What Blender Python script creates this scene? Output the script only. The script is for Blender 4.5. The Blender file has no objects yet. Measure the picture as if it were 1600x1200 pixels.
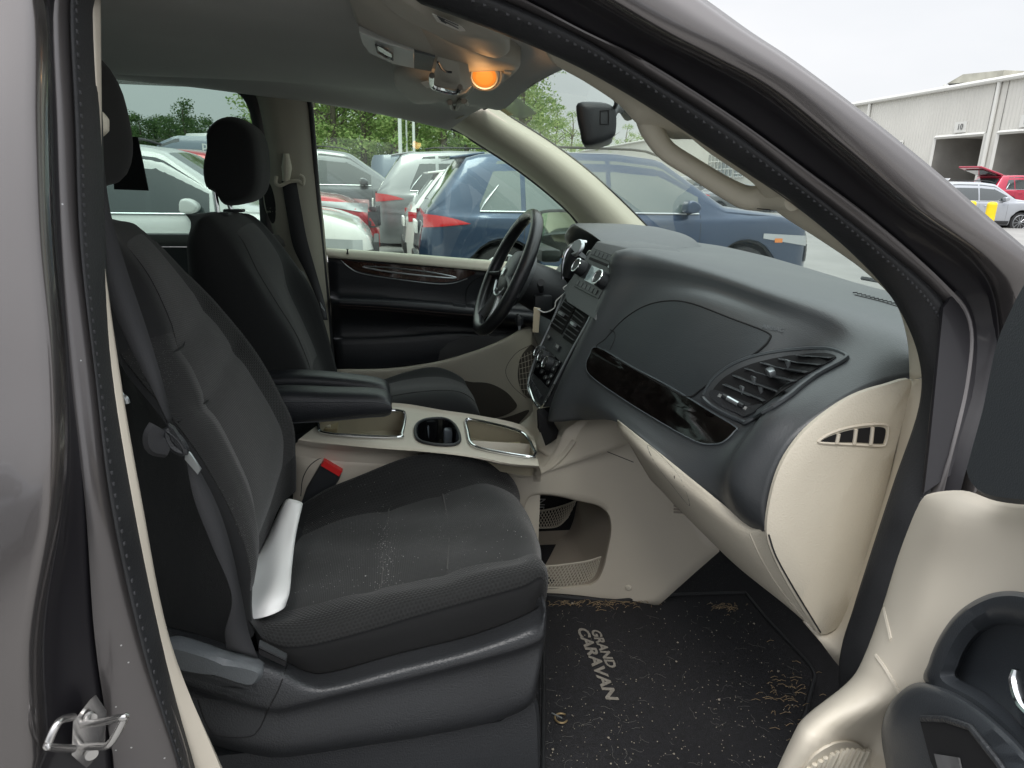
import bpy, bmesh, math, random
import numpy as np
from math import sin, cos, radians, pi, sqrt
from mathutils import Matrix, Vector

SC = bpy.context.scene
# ---------------------------------------------------------------- camera
YAW, PIT, ROL, FPX = radians(11.0), radians(16.7), radians(1.2), 1067.0
EYE = np.array([0.0, -1.55, 1.45])
FW = np.array([sin(YAW)*cos(PIT), cos(YAW)*cos(PIT), -sin(PIT)])
R0 = np.array([cos(YAW), -sin(YAW), 0.0]); U0 = np.cross(R0, FW)
RT = R0*cos(ROL)+U0*sin(ROL); UP = -R0*sin(ROL)+U0*cos(ROL)
cam = bpy.data.cameras.new("camera"); camo = bpy.data.objects.new("camera", cam)
SC.collection.objects.link(camo); SC.camera = camo
cam.sensor_width = 36; cam.lens = FPX/1600*36; cam.clip_start = 0.02; cam.clip_end = 3000
m = Matrix.Identity(4)
for i in range(3):
    m[i][0], m[i][1], m[i][2], m[i][3] = RT[i], UP[i], -FW[i], EYE[i]
camo.matrix_world = m
SC.render.resolution_x, SC.render.resolution_y = 1024, 768

# ---------------------------------------------------------------- light and exposure
SUN_EL, SUN_AZ = radians(58), radians(200)      # azimuth clockwise from +Y
W = bpy.data.worlds.new("World"); SC.world = W; W.use_nodes = True
nt = W.node_tree; nt.nodes.clear()
def wn(t, **k):
    n = nt.nodes.new(t)
    for a, b in k.items(): setattr(n, a, b)
    return n
sky = wn('ShaderNodeTexSky', sky_type='NISHITA', sun_disc=False, sun_elevation=SUN_EL, sun_rotation=SUN_AZ, dust_density=3.0)
mul = wn('ShaderNodeMix', data_type='RGBA', blend_type='MULTIPLY'); mul.inputs[0].default_value = 1
mul.inputs[7].default_value = (0.10, 0.10, 0.10, 1)
nt.links.new(sky.outputs[0], mul.inputs[6])
tc = wn('ShaderNodeTexCoord'); mp = wn('ShaderNodeMapping'); mp.inputs[3].default_value = (1, 1, 3.2)
nz = wn('ShaderNodeTexNoise'); nz.inputs['Scale'].default_value = 1.7; nz.inputs['Detail'].default_value = 5
cr_ = wn('ShaderNodeValToRGB')
cr_.color_ramp.elements[0].position = .3; cr_.color_ramp.elements[0].color = (.69, .715, .745, 1)
cr_.color_ramp.elements[1].position = .75; cr_.color_ramp.elements[1].color = (.84, .84, .855, 1)
nt.links.new(tc.outputs['Generated'], mp.inputs[0]); nt.links.new(mp.outputs[0], nz.inputs[0]); nt.links.new(nz.outputs[0], cr_.inputs[0])
mx = wn('ShaderNodeMix', data_type='RGBA'); mx.inputs[0].default_value = .93
nt.links.new(mul.outputs[2], mx.inputs[6]); nt.links.new(cr_.outputs[0], mx.inputs[7])
bg = wn('ShaderNodeBackground')
sx = wn('ShaderNodeSeparateXYZ'); nt.links.new(tc.outputs['Generated'], sx.inputs[0])
gr_ = wn('ShaderNodeMapRange', interpolation_type='SMOOTHSTEP')      # an overcast sky is brighter overhead than at the horizon
for i_, v_ in ((1, .22), (2, .95), (3, 1.0), (4, 2.9)): gr_.inputs[i_].default_value = v_
nt.links.new(sx.outputs[2], gr_.inputs[0]); nt.links.new(gr_.outputs[0], bg.inputs[1])
nt.links.new(mx.outputs[2], bg.inputs[0])
wo = wn('ShaderNodeOutputWorld'); nt.links.new(bg.outputs[0], wo.inputs[0])
sl = bpy.data.lights.new("sun", 'SUN'); sl.energy = 1.4; sl.angle = radians(25); sl.color = (1, .97, .92)
so = bpy.data.objects.new("sun", sl); SC.collection.objects.link(so)
dv = Vector((sin(SUN_AZ)*cos(SUN_EL), cos(SUN_AZ)*cos(SUN_EL), sin(SUN_EL)))
so.rotation_euler = dv.to_track_quat('Z', 'Y').to_euler(); so.location = (0, 0, 30)
SC.view_settings.view_transform = 'Standard'; SC.view_settings.look = 'None'
SC.view_settings.exposure = 0.32; SC.view_settings.gamma = 1
try:
    SC.cycles.max_bounces = 10; SC.cycles.diffuse_bounces = 5; SC.cycles.glossy_bounces = 4
    SC.cycles.transparent_max_bounces = 16; SC.cycles.use_denoising = True
    SC.cycles.caustics_reflective = False; SC.cycles.sample_clamp_indirect = 4
except Exception: pass

# ---------------------------------------------------------------- photo-calibrated measuring
def ray(x, y): return FW + RT*(x-800)/FPX - UP*(y-600)/FPX
def PY(x, y, Y): d = ray(x, y); return EYE + d*(Y-EYE[1])/d[1]
def PX(x, y, X): d = ray(x, y); return EYE + d*(X-EYE[0])/d[0]
def PZ(x, y, Z): d = ray(x, y); return EYE + d*(Z-EYE[2])/d[2]
def PP(x, y, p0, n): d = ray(x, y); n = np.array(n); return EYE + d*(np.dot(np.array(p0)-EYE, n)/np.dot(d, n))
def PS(x, y, base, k=.26):            # on a body side that leans in towards the roof
    Y = base
    for _ in range(8):
        z = PY(x, y, Y)[2]; Y = base + k*max(0, z-1.12)
    return PY(x, y, Y)
def V(x, y, z): return np.array([x, y, z], float)
def S(row, Y=None):
    out = []
    for p in row:
        if isinstance(p, np.ndarray): out.append(p)
        elif len(p) == 2: out.append(PY(p[0], p[1], Y))
        else: out.append(PY(*p))
    return np.array(out)
def SB(row, base): return np.array([p if isinstance(p, np.ndarray) else PS(p[0], p[1], base) for p in row])
def cr(P, seg, closed=False, lin=()):
    """Catmull-Rom through P with seg steps per span"""
    P = np.asarray(P, float); n = len(P); out = []
    spans = n if closed else n-1
    for i in range(spans):
        if closed: a, b, c, d = P[(i-1) % n], P[i], P[(i+1) % n], P[(i+2) % n]
        else:
            b, c = P[i], P[i+1]
            a = P[i-1] if i > 0 else b*2-c
            d = P[i+2] if i+2 < n else c*2-b
        if i in lin:
            for k in range(seg): out.append(b+(c-b)*k/seg)
            continue
        for k in range(seg):
            t = k/seg
            out.append(.5*((2*b)+(-a+c)*t+(2*a-5*b+4*c-d)*t*t+(-a+3*b-3*c+d)*t**3))
    if not closed: out.append(P[-1])
    return np.array(out)
def resamp(P, n, closed=False):
    P = np.asarray(P, float)
    if closed: P = np.vstack([P, P[:1]])
    s = np.r_[0, np.cumsum(np.linalg.norm(np.diff(P, axis=0), axis=1))]
    t = np.linspace(0, s[-1], n+1 if closed else n)
    if closed: t = t[:-1]
    return np.stack([np.interp(t, s, P[:, k]) for k in range(3)], 1)

# ---------------------------------------------------------------- materials
MATS = {}
def mat(name, col, rough=.5, metal=0, bump=None, noise=None, coat=0, spec=.5, emis=None, sheen=0, alpha=None, kind=None, specks=None):
    """bump=(kind, scale, strength); noise=(scale, amount); specks=(scale, threshold, colour)"""
    if name in MATS: return MATS[name]
    M = bpy.data.materials.new(name); M.use_nodes = True; t = M.node_tree; b = t.nodes['Principled BSDF']
    b.inputs['Base Color'].default_value = (*col, 1); b.inputs['Roughness'].default_value = rough
    b.inputs['Metallic'].default_value = metal; b.inputs['Coat Weight'].default_value = coat
    b.inputs['Coat Roughness'].default_value = .07
    b.inputs['Specular IOR Level'].default_value = spec
    if sheen: b.inputs['Sheen Weight'].default_value = sheen; b.inputs['Sheen Roughness'].default_value = .4
    if emis: b.inputs['Emission Color'].default_value = (*emis[0], 1); b.inputs['Emission Strength'].default_value = emis[1]
    if alpha: b.inputs['Alpha'].default_value = alpha
    N, Lk = t.nodes.new, t.links.new
    tc = N('ShaderNodeTexCoord')
    def noi(sc, det=3, out='Object'):
        n = N('ShaderNodeTexNoise'); n.inputs['Scale'].default_value = sc; n.inputs['Detail'].default_value = det
        Lk(tc.outputs[out], n.inputs['Vector']); return n
    src = None
    if noise:
        n = noi(noise[0], 5)
        r = N('ShaderNodeMapRange'); r.inputs[1].default_value = .3; r.inputs[2].default_value = .7
        r.inputs[3].default_value = 1-noise[1]; r.inputs[4].default_value = 1+noise[1]
        Lk(n.outputs[0], r.inputs[0])
        v = N('ShaderNodeVectorMath'); v.operation = 'SCALE'; v.inputs[0].default_value = col
        Lk(r.outputs[0], v.inputs['Scale']); src = v.outputs[0]
        r2 = N('ShaderNodeMapRange'); r2.inputs[1].default_value = .3; r2.inputs[2].default_value = .7
        r2.inputs[3].default_value = max(.02, rough-noise[1]*.3); r2.inputs[4].default_value = min(1, rough+noise[1]*.3)
        Lk(n.outputs[0], r2.inputs[0]); Lk(r2.outputs[0], b.inputs['Roughness'])
    if specks:
        for q, (ssc, th, sc_) in enumerate(specks if isinstance(specks, list) else [specks]):
            vo = N('ShaderNodeTexVoronoi'); vo.inputs['Scale'].default_value = ssc; Lk(tc.outputs['Object'], vo.inputs['Vector'])
            lt = N('ShaderNodeMath'); lt.operation = 'LESS_THAN'; lt.inputs[1].default_value = th; Lk(vo.outputs['Distance'], lt.inputs[0])
            n2 = noi(7+5*q, 3); g = N('ShaderNodeMath'); g.operation = 'GREATER_THAN'; g.inputs[1].default_value = .5
            Lk(n2.outputs[0], g.inputs[0])
            mm = N('ShaderNodeMath'); mm.operation = 'MULTIPLY'; Lk(lt.outputs[0], mm.inputs[0]); Lk(g.outputs[0], mm.inputs[1])
            x = N('ShaderNodeMix'); x.data_type = 'RGBA'; Lk(mm.outputs[0], x.inputs[0])
            if src is not None: Lk(src, x.inputs[6])
            else: x.inputs[6].default_value = (*col, 1)
            x.inputs[7].default_value = (*sc_, 1); src = x.outputs[2]
    if src is not None: Lk(src, b.inputs['Base Color'])
    if bump:
        k, sc, st = bump
        bp = N('ShaderNodeBump'); bp.inputs['Strength'].default_value = st; bp.inputs['Distance'].default_value = .002
        if k == 'noise': h = noi(sc, 4).outputs[0]
        elif k == 'grain':
            vo = N('ShaderNodeTexVoronoi'); vo.feature = 'SMOOTH_F1'; vo.inputs['Scale'].default_value = sc
            Lk(tc.outputs['Object'], vo.inputs['Vector']); h = vo.outputs['Distance']
        elif k in ('hex', 'rib'):
            sp = N('ShaderNodeSeparateXYZ'); Lk(tc.outputs['UV'], sp.inputs[0])
            def wave(a, c):
                p = N('ShaderNodeMath'); p.operation = 'MULTIPLY'; p.inputs[1].default_value = a; Lk(sp.outputs[0], p.inputs[0])
                q = N('ShaderNodeMath'); q.operation = 'MULTIPLY_ADD'; q.inputs[1].default_value = c; Lk(sp.outputs[1], q.inputs[0]); Lk(p.outputs[0], q.inputs[2])
                w = N('ShaderNodeMath'); w.operation = 'COSINE'; Lk(q.outputs[0], w.inputs[0]); return w.outputs[0]
            kk = 2*pi*sc
            if k == 'hex':
                a, c, d = wave(kk, 0), wave(-kk/2, kk*.866), wave(-kk/2, -kk*.866)
                s1 = N('ShaderNodeMath'); Lk(a, s1.inputs[0]); Lk(c, s1.inputs[1])
                s2 = N('ShaderNodeMath'); Lk(s1.outputs[0], s2.inputs[0]); Lk(d, s2.inputs[1]); h0 = s2.outputs[0]
            else:
                a, c = wave(kk*.12, kk), wave(kk*.9, kk*.5)
                s1 = N('ShaderNodeMath'); s1.operation = 'MULTIPLY_ADD'; Lk(c, s1.inputs[0]); s1.inputs[1].default_value = .35; Lk(a, s1.inputs[2]); h0 = s1.outputs[0]
            mr = N('ShaderNodeMapRange'); mr.inputs[1].default_value = -1.5; mr.inputs[2].default_value = 1.2
            Lk(h0, mr.inputs[0]); h = mr.outputs[0]
            if k == 'hex':     # woven darker pits
                mr2 = N('ShaderNodeMapRange'); mr2.inputs[1].default_value = .55; mr2.inputs[2].default_value = 1.0
                mr2.inputs[3].default_value = 1.0; mr2.inputs[4].default_value = .45; Lk(h, mr2.inputs[0])
                sv = N('ShaderNodeVectorMath'); sv.operation = 'SCALE'; Lk(mr2.outputs[0], sv.inputs['Scale'])
                if src is not None: Lk(src, sv.inputs[0])
                else: sv.inputs[0].default_value = col
                Lk(sv.outputs[0], b.inputs['Base Color'])
                iv = N('ShaderNodeMath'); iv.operation = 'SUBTRACT'; iv.inputs[0].default_value = 1; Lk(h, iv.inputs[1]); h = iv.outputs[0]
        Lk(h, bp.inputs['Height']); Lk(bp.outputs[0], b.inputs['Normal'])
    MATS[name] = M; return M
def glass(name, tint, refl=1.0, rough=0.0, haze=0.0, hcol=(.6, .65, .62)):
    if name in MATS: return MATS[name]
    M = bpy.data.materials.new(name); M.use_nodes = True; t = M.node_tree; t.nodes.clear(); N, Lk = t.nodes.new, t.links.new
    tr = N('ShaderNodeBsdfTransparent'); tr.inputs[0].default_value = (*tint, 1)
    gl = N('ShaderNodeBsdfGlossy'); gl.inputs['Roughness'].default_value = rough; gl.inputs[0].default_value = (refl,)*3+(1,)
    fr = N('ShaderNodeFresnel'); ge = N('ShaderNodeNewGeometry'); io = N('ShaderNodeMapRange')
    io.inputs[3].default_value = 1.45; io.inputs[4].default_value = 1/1.45; Lk(ge.outputs['Backfacing'], io.inputs[0]); Lk(io.outputs[0], fr.inputs[0])
    mxs = N('ShaderNodeMixShader'); Lk(fr.outputs[0], mxs.inputs[0]); Lk(tr.outputs[0], mxs.inputs[1]); Lk(gl.outputs[0], mxs.inputs[2])
    o = N('ShaderNodeOutputMaterial'); last = mxs
    if haze:
        df = N('ShaderNodeBsdfDiffuse'); df.inputs[0].default_value = (*hcol, 1)
        tc = N('ShaderNodeTexCoord'); n = N('ShaderNodeTexNoise'); n.inputs['Scale'].default_value = 3; Lk(tc.outputs['Object'], n.inputs['Vector'])
        mr = N('ShaderNodeMapRange'); mr.inputs[1].default_value = .3; mr.inputs[2].default_value = .7; mr.inputs[3].default_value = haze*.7; mr.inputs[4].default_value = haze*1.3
        Lk(n.outputs[0], mr.inputs[0])
        m2 = N('ShaderNodeMixShader'); Lk(mr.outputs[0], m2.inputs[0]); Lk(mxs.outputs[0], m2.inputs[1]); Lk(df.outputs[0], m2.inputs[2]); last = m2
    Lk(last.outputs[0], o.inputs[0]); MATS[name] = M; return M

# ---------------------------------------------------------------- object plumbing
COL = SC.collection
def thing(name, label, cat, loc=(0, 0, 0), group=None, rz=0):
    o = bpy.data.objects.new(name, None); COL.objects.link(o); o.location = loc; o.rotation_euler = (0, 0, rz)
    o.empty_display_size = .1; o["label"] = label; o["category"] = cat
    if group: o["group"] = group
    o["_base"] = 1; return o
def tag(o, label=None, cat=None, group=None, kind=None):
    if label: o["label"] = label
    if cat: o["category"] = cat
    if group: o["group"] = group
    if kind: o["kind"] = kind
    return o
def rootloc(o):
    while o.parent is not None: o = o.parent
    return Vector(o.location)
def link(name, me, mt, parent=None, smooth=35, label=None, local=False):
    o = bpy.data.objects.new(name, me); COL.objects.link(o)
    if mt is not None:
        me.materials.clear(); me.materials.append(mt)
    if parent is not None:
        if not local: me.transform(Matrix.Translation(-rootloc(parent)))
        o.parent = parent
    if smooth:
        me.shade_smooth()
        try: me.set_sharp_from_angle(angle=radians(smooth))
        except Exception: pass
    if label: o["label"] = label
    return o
class MB:
    """collects geometry for one mesh"""
    def __init__(s): s.v = []; s.f = []; s.uv = []
    def add(s, verts, faces, uvs=None):
        b = len(s.v); s.v += [tuple(map(float, p)) for p in verts]; s.f += [tuple(i+b for i in f) for f in faces]
        s.uv += list(uvs) if uvs is not None else [(p[0], p[2]) for p in verts]
        return s
    def grid(s, G, cu=False, cv=False, cap=False):
        G = np.asarray(G, float); nu, nv = G.shape[:2]
        du = np.linalg.norm(np.diff(G, axis=0), axis=2).mean(1); dv_ = np.linalg.norm(np.diff(G, axis=1), axis=2).mean(0)
        U = np.r_[0, np.cumsum(du)]; Vv = np.r_[0, np.cumsum(dv_)]
        uv = [(U[i], Vv[j]) for i in range(nu) for j in range(nv)]
        F = []
        for i in range(nu if cu else nu-1):
            for j in range(nv if cv else nv-1):
                a, b = i*nv+j, ((i+1) % nu)*nv+j; c, d = ((i+1) % nu)*nv+(j+1) % nv, i*nv+(j+1) % nv
                F.append((a, b, c, d))
        if cap:
            F.append(tuple(range(nv))[::-1]); F.append(tuple((nu-1)*nv+j for j in range(nv)))
        return s.add(G.reshape(-1, 3), F, uv)
    def box(s, c, sz, R=None, bev=0):
        sx, sy, sz_ = [q/2 for q in sz]
        P = [(x, y, z) for x in (-sx, sx) for y in (-sy, sy) for z in (-sz_, sz_)]
        F = [(0, 1, 3, 2), (4, 6, 7, 5), (0, 4, 5, 1), (2, 3, 7, 6), (0, 2, 6, 4), (1, 5, 7, 3)]
        if bev:
            bm = bmesh.new(); bmesh.ops.create_cube(bm, size=1)
            for v in bm.verts: v.co = Vector((v.co.x*sz[0], v.co.y*sz[1], v.co.z*sz[2]))
            bmesh.ops.bevel(bm, geom=bm.edges[:], offset=min(bev, min(sz)*.45), segments=2, affect='EDGES', profile=.6)
            bm.verts.ensure_lookup_table(); P = [v.co[:] for v in bm.verts]; F = [tuple(v.index for v in f.verts) for f in bm.faces]; bm.free()
        P = np.array(P)
        if R is not None: P = P @ np.array(R).T
        return s.add(P+np.array(c), F)
    def tube(s, path, r, n=10, closed=False, seg=1, flat=1.0, ref=(0, 0, 1), cap=True):
        P = np.asarray(path, float)
        rr = np.full(len(P), r, float) if np.isscalar(r) else np.asarray(r, float)
        if seg > 1:
            P2 = cr(P, seg, closed); rr = np.interp(np.linspace(0, 1, len(P2)), np.linspace(0, 1, len(rr)), rr); P = P2
        T = np.roll(P, -1, 0)-np.roll(P, 1, 0) if closed else np.gradient(P, axis=0)
        T /= np.linalg.norm(T, axis=1)[:, None]+1e-12
        u = np.cross(T[0], ref)
        if np.linalg.norm(u) < .1: u = np.cross(T[0], (1, 0, 0))
        G = []
        for i in range(len(P)):
            u = u-T[i]*np.dot(u, T[i]); u /= np.linalg.norm(u)+1e-12; w = np.cross(T[i], u)
            G.append([P[i]+rr[i]*(cos(a)*u+flat*sin(a)*w) for a in np.linspace(0, 2*pi, n, endpoint=False)])
        return s.grid(G, cu=closed, cv=True, cap=(cap and not closed))
    def prism(s, poly, vec, bev=0):
        P = np.asarray(poly, float); n = len(P); vec = np.asarray(vec, float)
        if bev:
            c = P.mean(0); d = P-c; L_ = np.linalg.norm(d, axis=1)[:, None]; Q = P-d/L_*bev; vl = np.linalg.norm(vec); k = vec/vl*bev
            rings = [Q, P+k, P+vec-k, Q+vec]
        else: rings = [P, P+vec]
        vs = np.vstack(rings); F = [tuple(range(n))[::-1], tuple((len(rings)-1)*n+i for i in range(n))]
        for r in range(len(rings)-1):
            for i in range(n): j = (i+1) % n; F.append((r*n+i, r*n+j, (r+1)*n+j, (r+1)*n+i))
        return s.add(vs, F)
    def poly(s, poly): return s.add(poly, [tuple(range(len(poly)))])
    def disc(s, c, nrm, r, h=0.004, n=24, r2=None):
        nrm = np.array(nrm, float); nrm /= np.linalg.norm(nrm); a = np.cross(nrm, (0, 0, 1))
        if np.linalg.norm(a) < .1: a = np.cross(nrm, (1, 0, 0))
        a /= np.linalg.norm(a); b = np.cross(nrm, a); c = np.array(c, float)
        ring = lambda R_, hh: [c+nrm*hh+R_*(cos(t)*a+sin(t)*b) for t in np.linspace(0, 2*pi, n, endpoint=False)]
        r2 = r if r2 is None else r2
        return s.grid([ring(r, 0), ring((r*2+r2)/3, h*.7), ring(r2, h)], cv=True, cap=True)
    def build(s, name, mt, parent=None, smooth=35, label=None, local=False):
        me = bpy.data.meshes.new(name); me.from_pydata(s.v, [], s.f); me.update()
        uvl = me.uv_layers.new(name='UVMap'); li = np.empty(len(me.loops), int); me.loops.foreach_get('vertex_index', li)
        uvl.data.foreach_set('uv', np.array(s.uv, float)[li].ravel())
        bm = bmesh.new(); bm.from_mesh(me); bmesh.ops.recalc_face_normals(bm, faces=bm.faces[:]); bm.to_mesh(me); bm.free()
        return link(name, me, mt, parent, smooth, label, local)
def sheet(name, rows, mt, parent=None, seg=6, sub=4, lin=(), linu=(), thick=.003, smooth=50, closed=False, label=None, cap=False, raw=False):
    """rows: list of equally long rows of 3D points; smooth surface through them, given a thickness"""
    RR = [cr(r, seg, lin=linu) for r in rows]
    G = cr(np.array(RR).reshape(len(RR), -1), sub, closed=closed, lin=lin).reshape(-1, len(RR[0]), 3)
    if raw: return G
    b = MB(); b.grid(G, cu=closed)
    if cap:
        n = G.shape[0]; m_ = G.shape[1]
        b.f.append(tuple(i*m_ for i in range(n))); b.f.append(tuple(i*m_+m_-1 for i in range(n))[::-1])
    o = b.build(name, mt, parent, smooth, label)
    if thick:
        md = o.modifiers.new('thick', 'SOLIDIFY'); md.thickness = thick; md.offset = 0
    return o
def text(s_, name, c, xdir, ydir, size, mt, parent=None, ext=.0006, align='CENTER', bold=0, shear=0, sx=1.0, label=None):
    cu = bpy.data.curves.new('txt', 'FONT'); cu.body = s_; cu.size = size; cu.extrude = ext; cu.align_x = align; cu.align_y = 'CENTER'
    cu.offset = bold; cu.shear = shear; cu.resolution_u = 3; cu.space_line = .78
    o = bpy.data.objects.new('txt', cu); COL.objects.link(o)
    me = bpy.data.meshes.new_from_object(o); bpy.data.objects.remove(o)
    xd = np.array(xdir, float); xd /= np.linalg.norm(xd); yd = np.array(ydir, float); yd -= xd*np.dot(xd, yd); yd /= np.linalg.norm(yd); zd = np.cross(xd, yd)
    M4 = Matrix(((xd[0]*sx, yd[0], zd[0], c[0]), (xd[1]*sx, yd[1], zd[1], c[1]), (xd[2]*sx, yd[2], zd[2], c[2]), (0, 0, 0, 1)))
    me.transform(M4)
    return link(name, me, mt, parent, 0, label)
def solidify(o, t, off=-1):
    md = o.modifiers.new('thick', 'SOLIDIFY'); md.thickness = t; md.offset = off; return o
def bez(P, n=8): return cr(P, n, closed=True)

# palette
PAINT = mat('brown_grey_paint', (.155, .144, .142), .26, .74, coat=.9)
JAMB = mat('jamb_paint', (.135, .126, .126), .32, .6, coat=.5, noise=(3, .1), specks=(60, .06, (.5, .5, .5)))
RUB = mat('rubber', (.018, .019, .021), .55, bump=('noise', 400, .3), noise=(14, .2))
BEIGE = mat('beige_plastic', (.61, .565, .47), .55, bump=('grain', 420, .25), noise=(2.5, .035))
BEIGE2 = mat('beige_smooth', (.60, .55, .46), .48, noise=(3, .05))
PILT = mat('pillar_beige', (.56, .53, .43), .6, bump=('noise', 700, .2))
HEAD = mat('headliner_cloth', (.52, .52, .50), .9, bump=('noise', 900, .5), noise=(6, .03))
DASHM = mat('dash_plastic', (.046, .051, .056), .42, bump=('grain', 750, .18), noise=(5, .06), spec=.9)
DARK = mat('dark_plastic', (.022, .024, .027), .45, bump=('grain', 600, .25), noise=(8, .1))
SOFT = mat('black_leatherette', (.02, .022, .026), .38, bump=('grain', 500, .3), noise=(6, .1))
GLOSS = mat('gloss_black', (.006, .006, .007), .06, coat=1)
CHROME = mat('chrome', (.75, .77, .78), .12, 1)
SATIN = mat('satin_silver', (.52, .55, .57), .33, .85)
BLACK = mat('black_void', (.004, .004, .005), .8)
FABB = mat('bolster_fabric', (.0115, .0122, .0126), .95, bump=('hex', 175, .45), noise=(9, .2), sheen=.15)
FABI = mat('insert_fabric', (.0145, .0152, .0155), .95, bump=('rib', 330, .35), noise=(16, .25), sheen=.2, specks=[(420, .12, (.25, .25, .24))])
FABS = mat('plain_fabric', (.0095, .0102, .0112), .92, bump=('noise', 900, .3), noise=(10, .15), sheen=.12)
BELT = mat('belt_webbing', (.03, .031, .034), .7, bump=('noise', 800, .2))
CARPET = mat('carpet', (.012, .012, .014), 1, bump=('noise', 500, .8), noise=(60, .4), specks=[(300, .12, (.18, .17, .16))])
WHITEP = mat('white_print', (.75, .75, .73), .6)
GREYP = mat('grey_print', (.35, .36, .36), .6)

# ---------------------------------------------------------------- measuring against a surface
from mathutils.bvhtree import BVHTree
def bvh(G, cu=False):
    b = MB(); b.grid(G, cu=cu); return BVHTree.FromPolygons([Vector(v) for v in b.v], b.f)
def onto(T, pts, off=.001, seg=1, closed=False):
    P = np.array([(p[0], p[1], 0) for p in pts], float)
    if seg > 1: P = cr(P, seg, closed)
    out = []
    for p in P:
        d = ray(p[0], p[1]); d = d/np.linalg.norm(d)
        h, n, i, dist = T.ray_cast(Vector(EYE), Vector(d))
        if h is None:
            h, n, i, dist = T.find_nearest(Vector(EYE+d*(out[-1][2] if out else 1.2)))
            dist = (h-Vector(EYE)).length
        n = np.array(n); n = -n if np.dot(n, d) > 0 else n
        out.append((np.array(h)+n*off, n, dist))
    return out
def seam(T, pts, name, mt, parent, r=.0012, off=0, seg=5, closed=False):
    P = [q[0] for q in onto(T, pts, off, seg, closed)]
    return MB().tube(P, r, 6, closed=closed).build(name, mt, parent)
def patch(T, poly, name, mt, parent, off=.002, seg=4, rings=5, lip=.003, smooth=40, label=None, round_=True, dome=0):
    P = np.array([(p[0], p[1], 0) for p in poly], float)
    if round_: P = cr(P, seg, True)
    else: P = cr(P, seg, True, lin=range(len(P)))
    c = P.mean(0); out = []
    for k in range(rings, 0, -1):
        f = k/rings; Q = c+(P-c)*f
        out.append([h[0] for h in onto(T, Q, off+dome*(1-f*f))])
    edge = [h[0] for h in onto(T, P, off-lip)]
    b = MB(); n = len(P); b.grid([edge]+out, cv=True); cc = onto(T, [c], off+dome)[0][0]
    k0 = rings*n; b.v.append(tuple(cc)); b.uv.append((0, 0)); ci = len(b.v)-1
    for i in range(n): b.f.append((k0+i, k0+(i+1) % n, ci))
    return b.build(name, mt, parent, smooth, label)

# ================================================================ THE MINIVAN
van = thing('minivan', 'brown-grey minivan seen through its open front passenger door, beige and black cabin inside', 'minivan')

GLT = glass('tinted_glass', (.62, .70, .665), .6)
GLW = glass('windshield_glass', (.84, .93, .88), .9, haze=.045, hcol=(.55, .62, .6))

# ---- painted frame round the door opening (B-pillar, roof rail, A-pillar, sill)
by = [1320, 1180, 1000, 780, 580, 380, 200, 0]
b0 = [70, 56, 50, 84, 85, 67, 60, 55]; b1 = [205, 178, 150, 134, 108, 95, 88, 84]
b2 = [320, 285, 228, 180, 157, 133, 125, 118]; b3 = [345, 298, 249, 204, 172, 155, 151, 144]
b4 = [400, 338, 262, 217, 182, 155, 153, 152]
A_a0 = [(850, -150), (1050, -35), (1172, 50), (1240, 95), (1340, 170), (1450, 258), (1540, 336), (1640, 425), (1760, 560), (1800, 700), (1800, 850), (1800, 1000)]
A_a1 = [(700, -120), (880, -40), (1037, 50), (1110, 88), (1210, 144), (1320, 232), (1430, 326), (1540, 406), (1590, 470), (1620, 620), (1610, 760), (1600, 900)]
A_st = [(560, -80), (760, -25), (918, 52), (1015, 100), (1152, 188), (1262, 268), (1365, 345), (1472, 440), (1517, 500), (1513, 600), (1480, 740), (1450, 860)]
A_up = [(520, -60), (715, -20), (883, 50), (993, 115), (1137, 206), (1250, 293), (1350, 370), (1452, 455), (1488, 520), (1480, 610), (1443, 760), (1410, 860)]
A_lo = [(440, -60), (615, -15), (850, 73), (993, 147), (1133, 240), (1250, 319), (1347, 400), (1412, 475), (1449, 560), (1450, 640), (1410, 760), (1377, 860)]
tops = [V(-.262, 0, 1.63), V(-.24, 0, 1.665), V(-.16, 0, 1.69)]      # the hidden corner above the B-pillar
sills = [V(.62, 0, .62), V(.48, 0, .50), V(.25, 0, .46), V(0, 0, .46), V(-.16, 0, .54)]
def ring(bx, A, base, dz=0, dx=0, low=()):
    B = [PS(x, y, base) for x, y in zip(bx, by)]
    tz = [V(t[0]+dx, base+.26*(t[2]-1.12), t[2]+dz) for t in tops]
    Ap = [PS(p[0], p[1], base) for p in A]
    lo = [PS(p[0], p[1], base) for p in low]
    sl_ = [V(s_[0]+dx*.5, base, s_[2]-dz) for s_ in sills]
    return B+tz+Ap+lo+sl_
lowL = [(1345, 960), (1322, 1045)]; lowU = [(1380, 955), (1335, 1066)]; lowS = [(1412, 955), (1372, 1075)]
low1 = [(1560, 1000), (1540, 1120)]; low0 = [(1780, 1100), (1760, 1250)]
r_a0 = ring([-120]*8, A_a0, -.985, .05, -.12, low0)
r_a1 = ring(b0, A_a1, -.972, .03, -.03, low1)
mid = ring([(a+b)/2 for a, b in zip(b0, b1)], [((a[0]+b[0])/2, (a[1]+b[1])/2) for a, b in zip(A_a1, A_st)], -.925, .02, 0, [(1490, 980), (1460, 1100)])
r_st = ring(b1, A_st, -.905, .01, 0, lowS)
r_up = ring(b2, A_up, -.885, 0, 0, lowU)
r_lo = ring(b3, A_lo, -.868, -.012, .012, lowL)
def loop(rows, name, mt, parent, sub=3, smooth=50, thick=.002, lin=(), label=None):
    RR = [cr(r, 6, True) for r in rows]
    G = cr(np.array(RR).reshape(len(RR), -1), sub, lin=lin).reshape(-1, len(RR[0]), 3)
    o = MB().grid(G, cv=True).build(name, mt, parent, smooth, label)
    if thick: solidify(o, thick, 0)
    return o
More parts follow.
